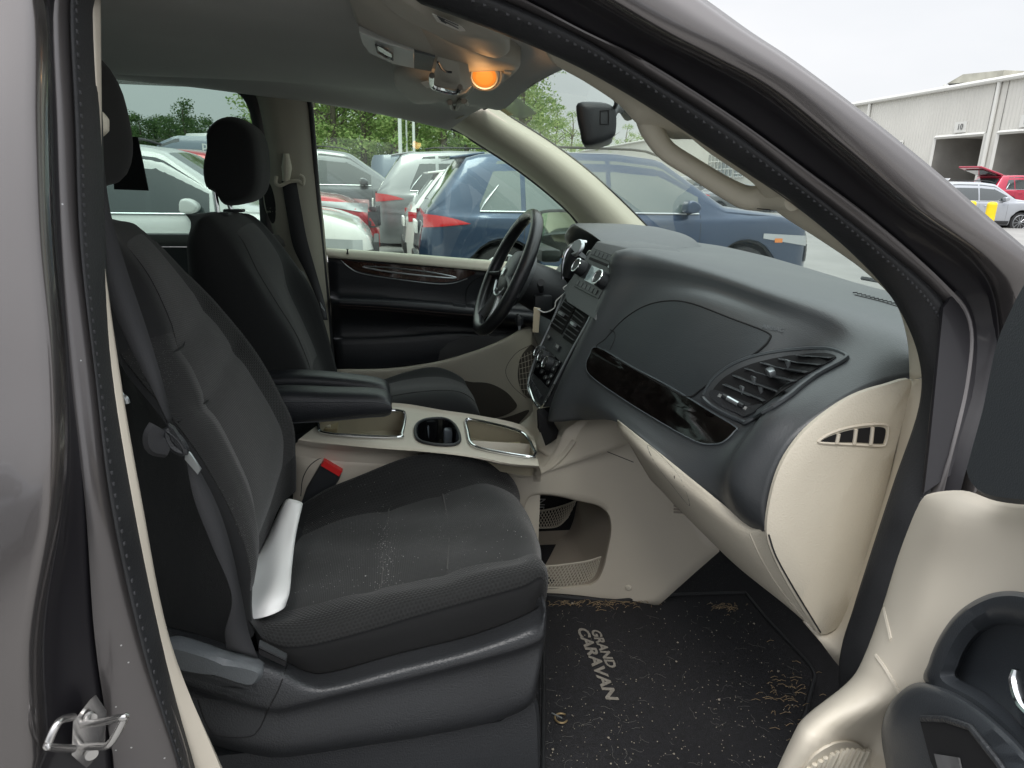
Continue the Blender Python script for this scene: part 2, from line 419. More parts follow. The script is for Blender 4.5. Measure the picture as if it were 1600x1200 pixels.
for i in range(19, 25):      # low down the frame turns forward behind the open door
    k = min(1, (i-18)/3)
    r_a1[i] = r_a1[i]*(1-k)+(r_st[i]+V(.035, -.008, 0))*k; r_a0[i] = r_a0[i]*(1-k)+(r_st[i]+V(.12, -.02, 0))*k; mid[i] = mid[i]*(1-k)+(r_st[i]+V(.02, -.004, 0))*k
# outer skin lip, recess, inner strip
oa = np.array(r_a0); ob = np.array(r_a1)
e1 = oa*.0+ob; e1 = ob+(oa-ob)*.10; e1[:, 1] -= .006
lip = ob.copy(); lip[:, 1] += .02
body = loop([oa, oa+(ob-oa)*.5+np.array([0, -.008, 0]), e1, ob, lip], 'body', PAINT, van, lin=())
RECESS = mat('recess_rubber_shade', (.012, .011, .014), .5, coat=.2)  # near-black holds both the rubber and the shade on the recessed paint
ra, rs_ = np.array(lip), np.array(r_st)
loop([ra, ra*.75+np.array(mid)*.25+[0, .006, 0], np.array(mid), rs_+[0, .012, 0]], 'shaded_weatherstrip', RECESS, van)
strip0 = rs_.copy(); ru = np.array(r_up)
loop([rs_+[0, .014, 0], rs_, rs_+(ru-rs_)*.5+[0, -.004, 0], ru, ru+[0, .012, 0]], 'door_jamb', JAMB, van)
rl = np.array(r_lo)
loop([ru+[0, .014, 0], ru+[0, -.008, 0], ru*.7+rl*.3+[0, -.018, 0], ru*.35+rl*.65+[0, -.014, 0], rl+[0, -.002, 0], rl+[0, .014, 0]], 'door_seal', RUB, van, sub=4)
# stitched bead on the seal (a row of small clips shows as a faint dotted line)
bead = cr(ru*.52+rl*.48+[0, -.0175, 0], 12, True); mb = MB()
for i in range(0, len(bead), 1):
    mb.box(bead[i], (.004, .003, .004), bev=.001)
mb.build('seal_bead', mat('bead_rubber', (.045, .046, .05), .5), van)

# ---- beige trim next to the seal
n8 = len(by)
Bt = [PS(x, y, -.868) for x, y in zip(b3, by)]; Bi = [PS(x, y, -.850) for x, y in zip(b4, by)]
Bk = [p+V(-.06, .03, 0) for p in Bi]; Bl = [p+V(-.10, .10, 0) for p in Bi]
sheet('pillar_trim', [Bt, Bi, Bk, Bl], BEIGE2, van, thick=.001)
# seam across the near pillar trim, where the lower piece begins
MB().tube([PS(172, 664, -.864), PS(190, 657, -.855)], .001, 6).build('trim_seam', RUB, van)
ti = [(870, 100), (913, 124), (967, 160), (1000, 193), (1030, 196), (1063, 201), (1110, 237), (1177, 283), (1196, 308), (1225, 336), (1283, 373), (1350, 420), (1400, 470), (1420, 530), (1424, 592)]
to_ = [(820, 55), (893, 92), (960, 128), (1000, 150), (1040, 177), (1070, 197), (1120, 232), (1182, 273), (1212, 294), (1235, 310), (1290, 350), (1350, 402), (1412, 474), (1447, 545), (1456, 592)]
T0 = [PS(x, y, -.862) for x, y in to_]; T1 = [PS(x, y, -.80) for x, y in ti]
T2 = [p+V(.06, .05, -.01) for p in T1]; Tm = [(a+b)/2+V(0, -.006, .004) for a, b in zip(T0, T1)]
sheet('a_pillar_trim', [T0, Tm, T1, T2], PILT, van, seg=5, thick=.004)
for o in (bpy.data.objects['a_pillar_trim'],): o.name = 'pillar_trim'
gh = [PS(1005, 172, -.81), PS(1016, 198, -.79), PS(1040, 234, -.775), PS(1084, 263, -.77), PS(1133, 293, -.77), PS(1168, 309, -.775), PS(1205, 308, -.80), PS(1240, 314, -.85)]
MB().tube(gh, [.012, .0145, .0125, .0125, .0135, .0155, .0165, .012], 16, seg=7).build('grab_handle', PILT, van, 60)
for a_, b_, c_ in (((993, 150), (990, 175), (998, 193)), ((1183, 326), (1215, 328), (1248, 320))):
    MB().tube([PS(*p, -.803) for p in (a_, b_, c_)], .0008, 6, seg=5).build('trim_seam', RUB, van)

# ---- headliner: crowned cloth roof lining with its rails
def roofz(y): return 1.70-.04*(abs(y)/.62)**2.2
xs = [-2.6, -1.9, -1.3, -.8, -.5, -.25, 0, .2, .35]
rows = []
for y in (-.725, -.70, -.62, -.45, -.2, 0, .2, .45, .60):
    xe = .36-.03*(y/.6)**2
    rows.append([V(min(x, xe), y, roofz(y)-(.03 if x > .3 else 0)-.03*max(0, (x+.2))) for x in xs])
rail_hi = [PY(-400, 40, .70), PY(-150, 70, .70), PY(0, 95, .70), PY(165, 118, .71), PY(300, 132, .71), PY(400, 145, .71), PY(490, 156, .71), PY(600, 176, .71), PY(706, 200, .70)]
rows[-1] = [V(p[0], .63, p[2]+.035) for p in rail_hi]
rows[-1][-1] = V(.31, .63, 1.65); rows.append(rail_hi)
rows.append([p+V(0, .03, -.004) for p in rail_hi])
HG = sheet('', rows, None, seg=5, sub=4, raw=True)
ho = MB().grid(HG).build('headliner', HEAD, van, 60); solidify(ho, .002, 0); HB = bvh(HG)
# outer roof skin, nose panel, rear body so the cabin is closed
sk = [[V(x, y, z) for x in (-2.9, -1.7, -.7, 0, .37-.16*(abs(y)/.83)**3)] for y, z in ((-.83, 1.70), (-.7, 1.74), (-.35, 1.765), (0, 1.77), (.35, 1.765), (.7, 1.74), (.83, 1.70))]
ro = sheet('roof', sk, PAINT, van, thick=.006)
mb = MB()
mb.prism([V(-3.0, -.97, .45), V(-.42, -.97, .45), V(-.40, -.97, 1.12), V(-3.0, -.97, 1.12)], (0, .12, 0), .01)
mb.prism([V(-3.0, -.96, 1.60), V(-.42, -.865, 1.62), V(-.42, -.80, 1.74), V(-3.0, -.80, 1.74)], (0, .06, 0))
mb.prism([V(-3.05, -.95, .45), V(-3.05, .95, .45), V(-3.05, .95, 1.15), V(-3.05, -.95, 1.15)], (.1, 0, 0), .01)
mb.prism([V(-3.05, -.85, 1.66), V(-3.05, .85, 1.66), V(-3.0, .8, 1.78), V(-3.0, -.8, 1.78)], (.1, 0, 0))
mb.prism([V(-3.0, .97, .45), V(.9, .97, .45), V(.9, .97, 1.08), V(-3.0, .97, 1.14)], (0, -.08, 0), .01)
mb.box((-.4+-.03, -.93, 1.37), (.14, .05, .55)); mb.box((-2.1, -.93, 1.37), (.12, .05, .55)); mb.box((-2.1, .9, 1.37), (.12, .05, .55))
mb.prism([V(1.1, -.9, .85), V(2.4, -.8, .72), V(2.4, .8, .72), V(1.1, .9, .85)], (0, 0, -.3), .02)
mb.build('body_panel', PAINT, van)
fd = MB(); fd.prism([V(.86, -.93, .45), V(1.05, -.95, .45), V(1.08, -.95, .62), V(1.25, -.95, .74), V(1.45, -.95, .78), V(1.65, -.95, .74), V(1.83, -.95, .60), V(1.86, -.92, .40), V(2.4, -.80, .40), V(2.42, -.80, .80), V(2.1, -.88, .97), V(1.7, -.91, 1.06), V(1.3, -.92, 1.12), V(.88, -.92, 1.20)], (0, .06, 0), .01); fd.build('front_wing', PAINT, van)
# bonnet sloping away below the windshield
sheet('bonnet', [[V(x, y, z-.02*(y/.8)**2) for y in (-.9, -.5, 0, .5, .9)] for x, z in ((1.42, 1.10), (1.7, 1.06), (2.1, .96), (2.4, .78))], PAINT, van)
mb = MB(); mb.prism([V(-2.9, -.92, 1.13), V(-.5, -.92, 1.13), V(-.5, -.84, 1.6), V(-2.9, -.84, 1.6)], (0, .004, 0))
mb.build('side_window', GLT, van)
mb = MB(); mb.prism([V(-3.0, -.82, 1.15), V(-3.0, .82, 1.15), V(-3.0, .78, 1.66), V(-3.0, -.78, 1.66)], (.004, 0, 0)); mb.build('rear_window', GLT, van)
for x in (-1.9, 1.45):
    for y in (-.86, .86):
        mb = MB(); mb.disc((x, y+.11, .34), (0, -1, 0), .34, .22, 36, .33)
        w = mb.build('wheel', RUB, van, 30); MB().disc((x, y-.112*(1 if y < 0 else -1), .34), (0, -1 if y < 0 else 1, 0), .22, .01, 30, .19).build('rim', SATIN, w)
mb = MB(); mb.box((-.95, 0, .41), (4.1, 1.74, .05)); mb.build('floor_pan', CARPET, van)

# ---- floor carpet with the raised toe board
cg = []
for x, z in ((-2.9, .455), (-1, .455), (-.4, .455), (0, .455), (.6, .455), (.84, .458), (.96, .50), (1.08, .62), (1.2, .82)):
    cg.append([V(x, y, z) for y in (-.84, -.5, -.1, .3, .84)])
sheet('floor_carpet', cg, CARPET, van, thick=.01)

# ---- driver's side: rear quarter, sliding door and window
mb = MB()
Yq = .86
WINR = [(120, 116), (165, 122), (300, 134), (362, 140), (384, 158), (396, 196), (402, 250), (407, 330), (408, 368), (300, 366), (120, 362)]
outer = [(-700, 60), (-300, 84), (165, 112), (300, 124), (400, 136), (414, 160), (418, 220), (425, 300), (430, 345), (440, 385), (445, 400), (-700, 400)]
# black window surround as a strip along the opening
e_in = [(-700, 62), (-300, 84), (0, 107), (165, 122), (300, 134), (358, 140), (382, 156), (394, 190), (401, 250), (406, 320), (408, 368)]
e_out = [(-700, 40), (-300, 66), (0, 92), (165, 108), (300, 121), (372, 126), (400, 144), (412, 182), (418, 250), (423, 320), (430, 368)]
sheet('window_surround', [[PY(x, y, .80) for x, y in e_in], [PY((x+a)/2, (y+b)/2, .79) for (x, y), (a, b) in zip(e_in, e_out)], [PY(x, y, .80) for x, y in e_out]], RUB, van, thick=.006)
wg = [(-900, 40), (165, 118), (370, 134), (396, 170), (405, 250), (410, 330), (412, 372), (-900, 372)]
mb = MB(); mb.prism([PY(x, y, .83) for x, y in wg], (0, .004, 0)); mb.build('sliding_window', GLT, van, 0)
SILLM = mat('grey_sill', (.20, .21, .20), .6)
sheet('window_sill', [[PY(x, 364+x*.004, .84) for x in (-900, -300, 100, 300, 470)], [PY(x, 366+x*.004, .77) for x in (-900, -300, 100, 300, 470)], [PY(x, 385, .76) for x in (-900, -300, 100, 300, 470)]], SILLM, van, sub=2)
mb = MB(); P_ = [PY(-900, 383, .765), PY(480, 387, .765), PY(540, 800, .765), PY(-900, 900, .765)]; mb.prism(P_, (0, .03, 0)); mb.build('sliding_door_panel', SOFT, van, 0)
# black screen glare card stuck against the rear window glass
# ---- driver's side B-pillar trim
bl = [(396, 140), (404, 162), (414, 210), (420, 262), (413, 277), (411, 296), (414, 325), (424, 350), (440, 420), (455, 500), (480, 600)]
bm_ = [(430, 148), (440, 168), (448, 210), (454, 262), (456, 277), (458, 296), (462, 325), (468, 350), (480, 420), (492, 500), (505, 600)]
br = [(486, 156), (487, 172), (491, 210), (496, 262), (498, 277), (500, 296), (503, 325), (506, 350), (512, 420), (518, 500), (524, 600)]
G_ = [[PY(x, y, .78) for x, y in bl], [PY(x, y, .752) for x, y in [((a+c)/2, (b+d)/2) for (a, b), (c, d) in zip(bl, bm_)]], [PY(x, y, .75) for x, y in bm_], [PY(x, y, .765) for x, y in [((a+c)/2, (b+d)/2) for (a, b), (c, d) in zip(br, bm_)]], [PY(x, y, .80) for x, y in br]]
bp = sheet('', G_, None, seg=4, sub=3, raw=True); BT = bvh(bp)
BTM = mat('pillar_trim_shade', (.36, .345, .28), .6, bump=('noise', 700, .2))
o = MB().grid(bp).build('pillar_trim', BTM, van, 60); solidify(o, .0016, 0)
patch(BT, [(414, 290), (421, 286), (427, 300), (431, 322), (430, 345), (424, 348), (417, 330), (413, 308)], 'belt_slot', BLACK, van, off=.001)
seam(BT, [(437, 190), (440, 230), (447, 235)], 'trim_groove', RUB, van, .0008)
MB().tube([PY(x, y, .795) for x, y in [(483, 158), (486, 175), (491, 240), (497, 320), (504, 400), (512, 480), (521, 578)]], .009, 10, seg=4).build('door_seal', RUB, van)

# ---- driver's A-pillar trim
pu = [(742, 172), (768, 163), (800, 184), (860, 222), (920, 267), (980, 322), (1048, 392), (1090, 440)]
pl_ = [(690, 196), (708, 201), (744, 222), (800, 258), (850, 296), (888, 330), (915, 362), (945, 405)]
G_ = [[PY(x, y, .69) for x, y in pu], [PY(x*.7+a*.3, y*.7+b*.3, .665) for (x, y), (a, b) in zip(pu, pl_)], [PY(x*.3+a*.7, y*.3+b*.7, .69) for (x, y), (a, b) in zip(pu, pl_)], [PY(x, y, .755) for x, y in pl_]]
DP = sheet('', G_, None, seg=5, sub=4, raw=True); o = MB().grid(DP).build('pillar_trim', PILT, van, 60); solidify(o, .0016, 0)
MB().tube([PY(x, y, .69) for x, y in pu[1:-1]], .0035, 8, seg=5).build('glass_gasket', RUB, van)
MB().tube([PY(x, y, .775) for x, y in [(486, 157), (600, 177), (708, 202), (744, 223), (800, 259), (850, 297), (888, 331), (905, 352)]], .005, 8, seg=5).build('window_gasket', RUB, van)

# ---- windshield
top = [V(.31, -.66, 1.64), V(.35, -.35, 1.66), V(.36, 0, 1.665), V(.355, .35, 1.665), V(.33, .66, 1.655)]
bot = [V(1.04, -.78, 1.15), V(1.27, -.4, 1.14), V(1.35, 0, 1.135), V(1.27, .4, 1.14), V(1.06, .78, 1.15)]
midw = [(a+b)/2+V(.03, 0, .03) for a, b in zip(top, bot)]
WG = sheet('', [top, midw, bot], None, seg=6, sub=6, raw=True); WB = bvh(WG)
o = MB().grid(WG).build('windshield', GLW, van, 80)
MB().tube([p+V(-.004, 0, .0) for p in top], .006, 8, seg=6).build('glass_gasket', RUB, van)
sheet('cowl', [[p+V(-.05, 0, -.0) for p in bot], [p+V(.02, 0, -.012) for p in bot], [p+V(.18, 0, -.05) for p in bot]], RUB, van)

# ================================================================ DASHBOARD
def cols_rows(cols):
    n = len(cols[0]); return [[c[i] for c in cols] for i in range(n)]
def col(Y, px, top): return [top, top*.5+PY(*px[0], Y)*.5+V(0, 0, .012)] + [PY(x, y, Y) for x, y in px]
cd = [
    (.74, V(1.58, .74, 1.20), None), (.45, V(1.68, .45, 1.205), None), (.2, V(1.72, .2, 1.21), None)]
C0 = col(-.115, [(983, 388), (950, 440), (924, 492), (900, 542), (878, 590), (862, 630), (856, 656)], V(1.29, -.08, 1.19))
C1 = col(-.2, [(1040, 397), (1005, 440), (975, 488), (945, 545), (922, 590), (908, 630), (912, 656)], V(1.27, -.2, 1.19))
C2 = col(-.35, [(1130, 420), (1095, 450), (1065, 480), (1010, 585), (990, 635), (972, 652), (966, 660)], V(1.23, -.4, 1.19))
C3 = col(-.5, [(1230, 455), (1200, 485), (1170, 520), (1090, 632), (1068, 680), (1040, 703), (1030, 708)], V(1.15, -.56, 1.19))
C4 = col(-.6, [(1325, 488), (1290, 525), (1240, 590), (1160, 675), (1128, 712), (1108, 745), (1100, 768)], V(1.08, -.66, 1.19))
CQ = col(-.685, [(1405, 530), (1322, 570), (1212, 635), (1164, 693), (1140, 748), (1150, 795), (1172, 826)], V(1.03, -.72, 1.19))
CP = [V(.99, -.765, 1.19), V(.86, -.765, 1.20)]+[PY(x, y, -.745) for x, y in [(1426, 592), (1335, 617), (1252, 678), (1214, 735), (1200, 785), (1197, 812), (1197, 830)]]
# left part of the pad (behind the stack, towards the driver)
D1 = [V(1.29, .05, 1.19), V(.95, .05, 1.27), V(.60, .06, 1.285), V(.60, .06, 1.24), V(.58, .06, 1.16), V(.55, .06, 1.1), V(.53, .06, 1.02), V(.51, .06, .96), V(.50, .06, .92)]
def prof(y, p): return [V(a, y, b) for a, b in p]
DT = [prof(.78, [(1.0, 1.19), (.85, 1.22), (.70, 1.21), (.62, 1.17), (.58, 1.11), (.54, 1.03), (.52, .96), (.54, .89), (.58, .83)]),
      prof(.45, [(1.18, 1.195), (.95, 1.27), (.72, 1.27), (.66, 1.22), (.60, 1.12), (.55, 1.03), (.51, .96), (.51, .89), (.54, .83)]),
      prof(.2, [(1.27, 1.19), (.97, 1.275), (.74, 1.28), (.66, 1.23), (.60, 1.12), (.55, 1.03), (.52, .96), (.51, .89), (.51, .83)]), D1]
DG = cr(np.array([cr(c, 5) for c in DT+[C0, C1, C2, C3, C4, CQ, CP]]).reshape(11, -1), 6, lin=(3,)).reshape(-1, 41, 3)
DB = bvh(DG)
dash = MB().grid(DG).build('dashboard', DASHM, van, 60, label='charcoal dashboard with a grained top and beige lower half'); solidify(dash, .002, 0)
# glove-box door, its shut line and the brow over it
gb = [(918, 583), (925, 565), (945, 538), (975, 500), (1010, 479), (1048, 470), (1085, 475), (1145, 498), (1200, 520), (1205, 530), (1188, 550), (1140, 582), (1100, 610), (1079, 622), (1000, 586), (935, 545)]
gpan = [(935, 545), (948, 530), (976, 500), (1010, 479), (1048, 471), (1085, 476), (1145, 499), (1199, 520), (1203, 531), (1186, 549), (1140, 580), (1100, 607), (1077, 621), (1040, 604), (985, 573)]
GLV = mat('glovebox_plastic', (.039, .045, .050), .42, bump=('grain', 700, .2), noise=(5, .06), spec=.6)
patch(DB, gpan, 'glove_box_lid', GLV, dash, off=.0035, seg=5, rings=6, lip=.006)
seam(DB, gpan, 'shut_line', BLACK, dash, .0017, .003, closed=True)
seam(DB, [(955, 516), (962, 520), (963, 530), (955, 548)], 'shut_line', BLACK, dash, .0009, .004)
wood = [(917, 572), (922, 556), (935, 543), (990, 574), (1050, 606), (1105, 640), (1150, 668), (1149, 676), (1135, 690), (1118, 695), (1088, 690), (1020, 652), (960, 614), (925, 588)]
patch(DB, wood, 'trim_strip', mat('burl_gloss', (.006, .0045, .004), .06, coat=1, noise=(55, .5)), dash, off=.004, seg=4, rings=4, lip=.006, label='glossy black trim strip below the glove box')
seam(DB, wood, 'trim_edge', mat('edge_grey', (.10, .115, .125), .25), dash, .0016, .003, seg=4, closed=True)
# airbag lettering
def place(T, x, y, off=.002, dx=(10, 0), dy=(0, -10)):
    a = onto(T, [(x, y), (x+dx[0], y+dx[1]), (x+dy[0], y+dy[1])], off); return a[0][0], a[1][0]-a[0][0], a[2][0]-a[0][0]
c, xd, yd = place(DB, 1208, 514, dx=(10, 2), dy=(6, -12)); text('AIRBAG', 'lettering', c, xd, yd, .011, mat('grey_letter', (.10, .11, .12), .5), dash, .0003)
# side air vent: bezel, cavity, slats
vo_ = [(1102, 618), (1118, 592), (1145, 572), (1180, 558), (1230, 549), (1285, 547), (1320, 557), (1318, 566), (1275, 590), (1225, 628), (1172, 660), (1162, 660), (1130, 645), (1106, 629)]
vi_ = [(1115, 620), (1126, 600), (1150, 582), (1185, 568), (1235, 558), (1285, 556), (1308, 562), (1300, 570), (1262, 592), (1215, 625), (1170, 652), (1155, 648), (1130, 636)]
vent = patch(DB, vo_, 'air_vent', DASHM, dash, off=.006, seg=4, lip=.012, label='passenger side air vent with chrome tabs')
patch(DB, vi_, 'vent_cavity', BLACK, vent, off=.0075, seg=4, lip=.002)
seam(DB, vo_, 'vent_bezel', mat('bezel_grey', (.06, .068, .074), .35), vent, .004, .004, seg=4, closed=True)
lower = [(1113, 622), (1122, 612), (1180, 636), (1198, 638), (1170, 655), (1155, 649), (1130, 637)]
patch(DB, lower, 'vent_sill', DARK, vent, off=.010, seg=3, lip=.004)
for i, (a, b, c_) in enumerate([((1133, 604), (1165, 618), (1200, 634)), ((1148, 590), (1182, 604), (1222, 620)), ((1166, 579), (1205, 592), (1243, 606)), ((1190, 570), (1228, 581), (1262, 592)), ((1218, 564), (1250, 572), (1282, 580)), ((1248, 559), (1272, 564), (1298, 569))]):
    q = onto(DB, [a, b, c_], .011); q = [k[0] for k in q]
    G = cr(np.array(q), 4); w = G+np.array([.010, 0, .001]); vsl = MB().grid([G, w]).build('vent_slat', DARK, vent); solidify(vsl, .0015, 0)
    seam(DB, [a, b, c_], 'slat_edge', mat('slat_edge', (.09, .10, .105), .3), vent, .0009, .0115)
for cx, cy in ((1178, 597), (1206, 583), (1232, 572), (1160, 612), (1190, 613)):
    a = onto(DB, [(cx, cy)], .006)[0][0]; MB().box(a, (.004, .012, .016), bev=.001).build('vent_vane', SATIN, vent)
a = onto(DB, [(1207, 586)], .013)[0][0]; MB().box(a, (.012, .024, .012), [[.9, .2, -.3], [-.2, .97, 0], [.3, 0, .95]], bev=.004).build('vent_tab', SATIN, vent)
for (x, y), (w_, h_) in (((1144, 627), (.012, .008)),):
    a, n_, _ = onto(DB, [(x+6, y+4)], .011)[0]; R_ = np.stack([np.cross((0, 0, 1.), n_)/np.linalg.norm(np.cross((0, 0, 1.), n_)), np.cross(n_, np.cross((0, 0, 1.), n_)/np.linalg.norm(np.cross((0, 0, 1.), n_))), n_], 1)
    p1, p2 = onto(DB, [(1134, 622), (1166, 640)], .0115); MB().tube([p1[0], p2[0]], .0045, 8).build('vent_wheel', DARK, vent)
    p1, p2 = onto(DB, [(1141, 626), (1158, 636)], .014); MB().tube([p1[0], p2[0]], .0042, 8).build('vent_wheel', SATIN, vent)
for x, y in ((1129, 621), (1169, 642)):
    c, xd, yd = place(DB, x, y, .0115, dx=(10, 5), dy=(7, -10)); text('||||', 'symbol', c, xd, yd, .006, WHITEP, vent, .0002)
# defroster slot and speaker grille on the top pad
for x0, y0, x1, y1 in ((1335, 462, 1408, 482),):
    q = onto(DB, [(x0, y0), ((x0+x1)/2, (y0+y1)/2-1), (x1, y1)], .001); MB().tube([k[0] for k in q], .0045, 8, flat=.4, seg=4).build('defroster_slot', BLACK, dash)
    for k in range(12):
        t = k/11; q = onto(DB, [(x0+(x1-x0)*t, y0+(y1-y0)*t-1.5)], .004)[0][0]; MB().box(q, (.009, .0012, .002)).build('slot_rib', DARK, dash)
# ---- cluster hood
hd = [[V(.85, y, 1.2) for y in (.66, .5, .35, .2, .12)],
      [V(.82, .64, 1.27), V(.84, .5, 1.305), V(.85, .35, 1.31), V(.84, .2, 1.295), V(.82, .12, 1.26)],
      [PY(892, 360, .58), PY(902, 350, .46), V(.57, .36, 1.325), V(.58, .25, 1.31), V(.60, .15, 1.28)],
      [V(.60, .60, 1.24), V(.60, .47, 1.30), V(.60, .36, 1.31), V(.61, .25, 1.295), V(.62, .17, 1.26)],
      [V(.68, .6, 1.20), V(.69, .47, 1.28), V(.69, .36, 1.29), V(.69, .25, 1.275), V(.68, .18, 1.22)]]
sheet('cluster_hood', hd, DASHM, dash, thick=.004, sub=5)
mb = MB(); mb.prism([V(.62, .6, 1.14), V(.62, .16, 1.14), V(.69, .17, 1.25), V(.69, .36, 1.28), V(.69, .58, 1.24)], (.03, 0, 0)); cl = mb.build('gauge_cluster', GLOSS, dash)
for y in (.47, .30):
    MB().disc((.635, y, 1.195), (-1, 0, .3), .05, .006, 30, .046).build('gauge_dial', BLACK, cl)
    MB().tube([V(.628, y+.05*cos(t), 1.197+.05*sin(t)) for t in np.linspace(0, 2*pi, 28, endpoint=False)], .003, 6, closed=True).build('gauge_ring', CHROME, cl)
# ---- beige end cap with fuse-side outlet slots
ec = [(1426, 596), (1383, 602), (1335, 618), (1290, 646), (1252, 680), (1222, 724), (1205, 775), (1198, 830), (1208, 868), (1230, 912), (1258, 958), (1283, 992), (1322, 968), (1345, 915), (1368, 850), (1394, 727), (1410, 660)]
EC = MB(); P_ = [PY(x, y, -.758) for x, y in ec]
P_ = cr(P_, 4, True); c = P_.mean(0)
Q_ = P_+(c-P_)/np.linalg.norm(c-P_, axis=1)[:, None]*.006
rings = [P_+V(0, .006, 0), P_, Q_+V(0, -.004, 0)]+[Q_+(c-Q_)*f+V(0, -.004-.004*f, 0) for f in (.3, .6, .85)]
EC.grid(rings, cv=True); EC.v.append(tuple(c+V(0, -.008, 0))); EC.uv.append((0, 0)); k0 = 5*len(P_)
for i in range(len(P_)): EC.f.append((k0+i, k0+(i+1) % len(P_), len(EC.v)-1))
cap = EC.build('end_cap', BEIGE, dash, 40, label='beige end cap of the dashboard with a slotted opening')
ECB = BVHTree.FromPolygons([Vector(v) for v in EC.v], EC.f)
sl_o = [(1280, 688), (1300, 676), (1330, 667), (1365, 663), (1384, 664), (1388, 672), (1384, 692), (1376, 697), (1340, 695), (1285, 692)]
sl_i = [(1284, 688), (1303, 679), (1332, 671), (1364, 667), (1380, 668), (1383, 674), (1380, 689), (1374, 693), (1340, 691), (1288, 690)]
vs_ = patch(ECB, sl_i, 'outlet_slot', BLACK, cap, off=.0012, seg=3, lip=.001)
seam(ECB, sl_o, 'slot_rim', BEIGE2, cap, .0022, 0, seg=3, closed=True)
for x0, y0, x1, y1 in ((1309, 677, 1306, 692), (1336, 670, 1333, 693), (1362, 667, 1359, 694)):
    seam(ECB, [(x0, y0), (x1, y1)], 'slot_bar', BEIGE2, cap, .0028, .002)
# beige strip around / kick panel between end cap and seal
kp = [[PS(x, y, -.862) for x, y in [(1457, 590), (1452, 640), (1410, 760), (1377, 860), (1345, 960), (1322, 1046)]],
      [PY(x, y, -.80) for x, y in [(1440, 592), (1433, 640), (1398, 755), (1367, 858), (1336, 955), (1312, 1040)]],
      [PY(x, y, -.752) for x, y in [(1424, 592), (1408, 660), (1390, 745), (1355, 858), (1310, 975), (1275, 994)]],
      [PY(x, y, -.73) for x, y in [(1400, 594), (1390, 660), (1370, 745), (1340, 850), (1285, 960), (1255, 970)]]]
sheet('kick_panel', kp, BEIGE2, dash, seg=4, thick=.004)
# ---- lower dash (knee panel), beige
low = [[PY(x, y, Y) for x, y, Y in r] for r in [
    [(1197, 828, -.735), (1165, 815, -.68), (1095, 760, -.60), (1025, 703, -.5), (965, 656, -.37)],
    [(1200, 835, -.74), (1162, 832, -.69), (1092, 785, -.60), (1018, 722, -.5), (967, 670, -.37)],
    [(1225, 900, -.742), (1185, 880, -.70), (1110, 830, -.58), (1035, 752, -.46), (983, 692, -.34)],
    [(1262, 965, -.742), (1215, 930, -.70), (1140, 872, -.56), (1062, 792, -.43), (1002, 725, -.3)],
    [(1282, 993, -.742), (1228, 945, -.69), (1150, 882, -.54), (1078, 812, -.38), (1016, 748, -.25)]]]
LG = sheet('', low, None, seg=6, sub=5, raw=True); LB = bvh(LG)
kn = MB().grid(LG).build('knee_panel', BEIGE, dash, 50); solidify(kn, .002, 0)
seam(LB, [(1012, 698), (1025, 725), (1050, 757), (1078, 790), (1066, 752), (1046, 725), (1020, 700)], 'panel_groove', RUB, kn, .0009, .0003, closed=True)
patch(LB, [(1046, 736), (1056, 741), (1061, 750), (1054, 748)], 'panel_slot', BLACK, kn, off=.001, seg=3)
seam(LB, [(1172, 832), (1190, 872), (1220, 920), (1262, 972)], 'panel_groove', BEIGE2, kn, .0022, 0)
seam(ECB, [(1201, 835), (1212, 868), (1236, 912), (1262, 955), (1282, 988)], 'shut_line', RUB, cap, .0014, 0)

# ---- centre stack
sp0, sp1, sp2 = PY(905, 385, .13), PY(976, 396, -.105), PY(900, 512, -.10)
sn = np.cross(sp1-sp0, sp2-sp0); sn /= np.linalg.norm(sn); sn = -sn if sn[0] > 0 else sn
def SPx(x, y, off=0): return PP(x, y, sp0+sn*off, sn)
mb = MB(); back = V(.12, 0, 0)
o1 = [SPx(x, y) for x, y in [(932, 377), (978, 386), (986, 395), (960, 436), (928, 500), (884, 472), (880, 452)]]
st = mb.prism(o1, back, .004).build('center_stack', DASHM, dash, 40, label='sloping centre stack with radio, vents and heater controls')
# radio face
RAD = mat('radio_plastic', (.03, .033, .037), .35, noise=(40, .1))
mb = MB(); f4 = [(928, 387), (968.5, 402), (934, 466.5), (896.5, 447)]
rad = MB().prism([SPx(x, y, .003) for x, y in f4], -sn*.01, .001).build('radio', RAD, dash)
def bil(f4, u, v):
    a, b, c, d = [np.array(q, float) for q in f4]; return (a*(1-u)+b*u)*(1-v)+(d*(1-u)+c*u)*v
def cell(pl, f4, u0, v0, u1, v1, off, h, name, mt, parent, bev=.0008):
    q = [bil(f4, u0, v0), bil(f4, u1, v0), bil(f4, u1, v1), bil(f4, u0, v1)]
    nn = -np.cross(pl(*q[1])-pl(*q[0]), pl(*q[3])-pl(*q[0])); nn /= np.linalg.norm(nn); nn = nn if np.dot(nn, EYE-pl(*q[0])) > 0 else -nn
    return MB().prism([pl(x, y)+nn*off for x, y in q], nn*h, bev).build(name, mt, parent)
BTN = mat('button', (.05, .055, .06), .35)
for i in range(6): cell(SPx, f4, .06+.15*i, .05, .18+.15*i, .17, .003, .002, 'button', BTN, rad)
cell(SPx, f4, .08, .24, .80, .30, .003, .001, 'cd_slot', BLACK, rad); cell(SPx, f4, .84, .25, .92, .31, .003, .002, 'button', SATIN, rad)
DISP = mat('display_glass', (.30, .38, .40), .15, coat=1)
cell(SPx, f4, .30, .40, .72, .78, .003, .002, 'display', DISP, rad)
for i in range(6): cell(SPx, f4, .05+.15*i, .84, .17+.15*i, .95, .003, .002, 'button', BTN, rad)
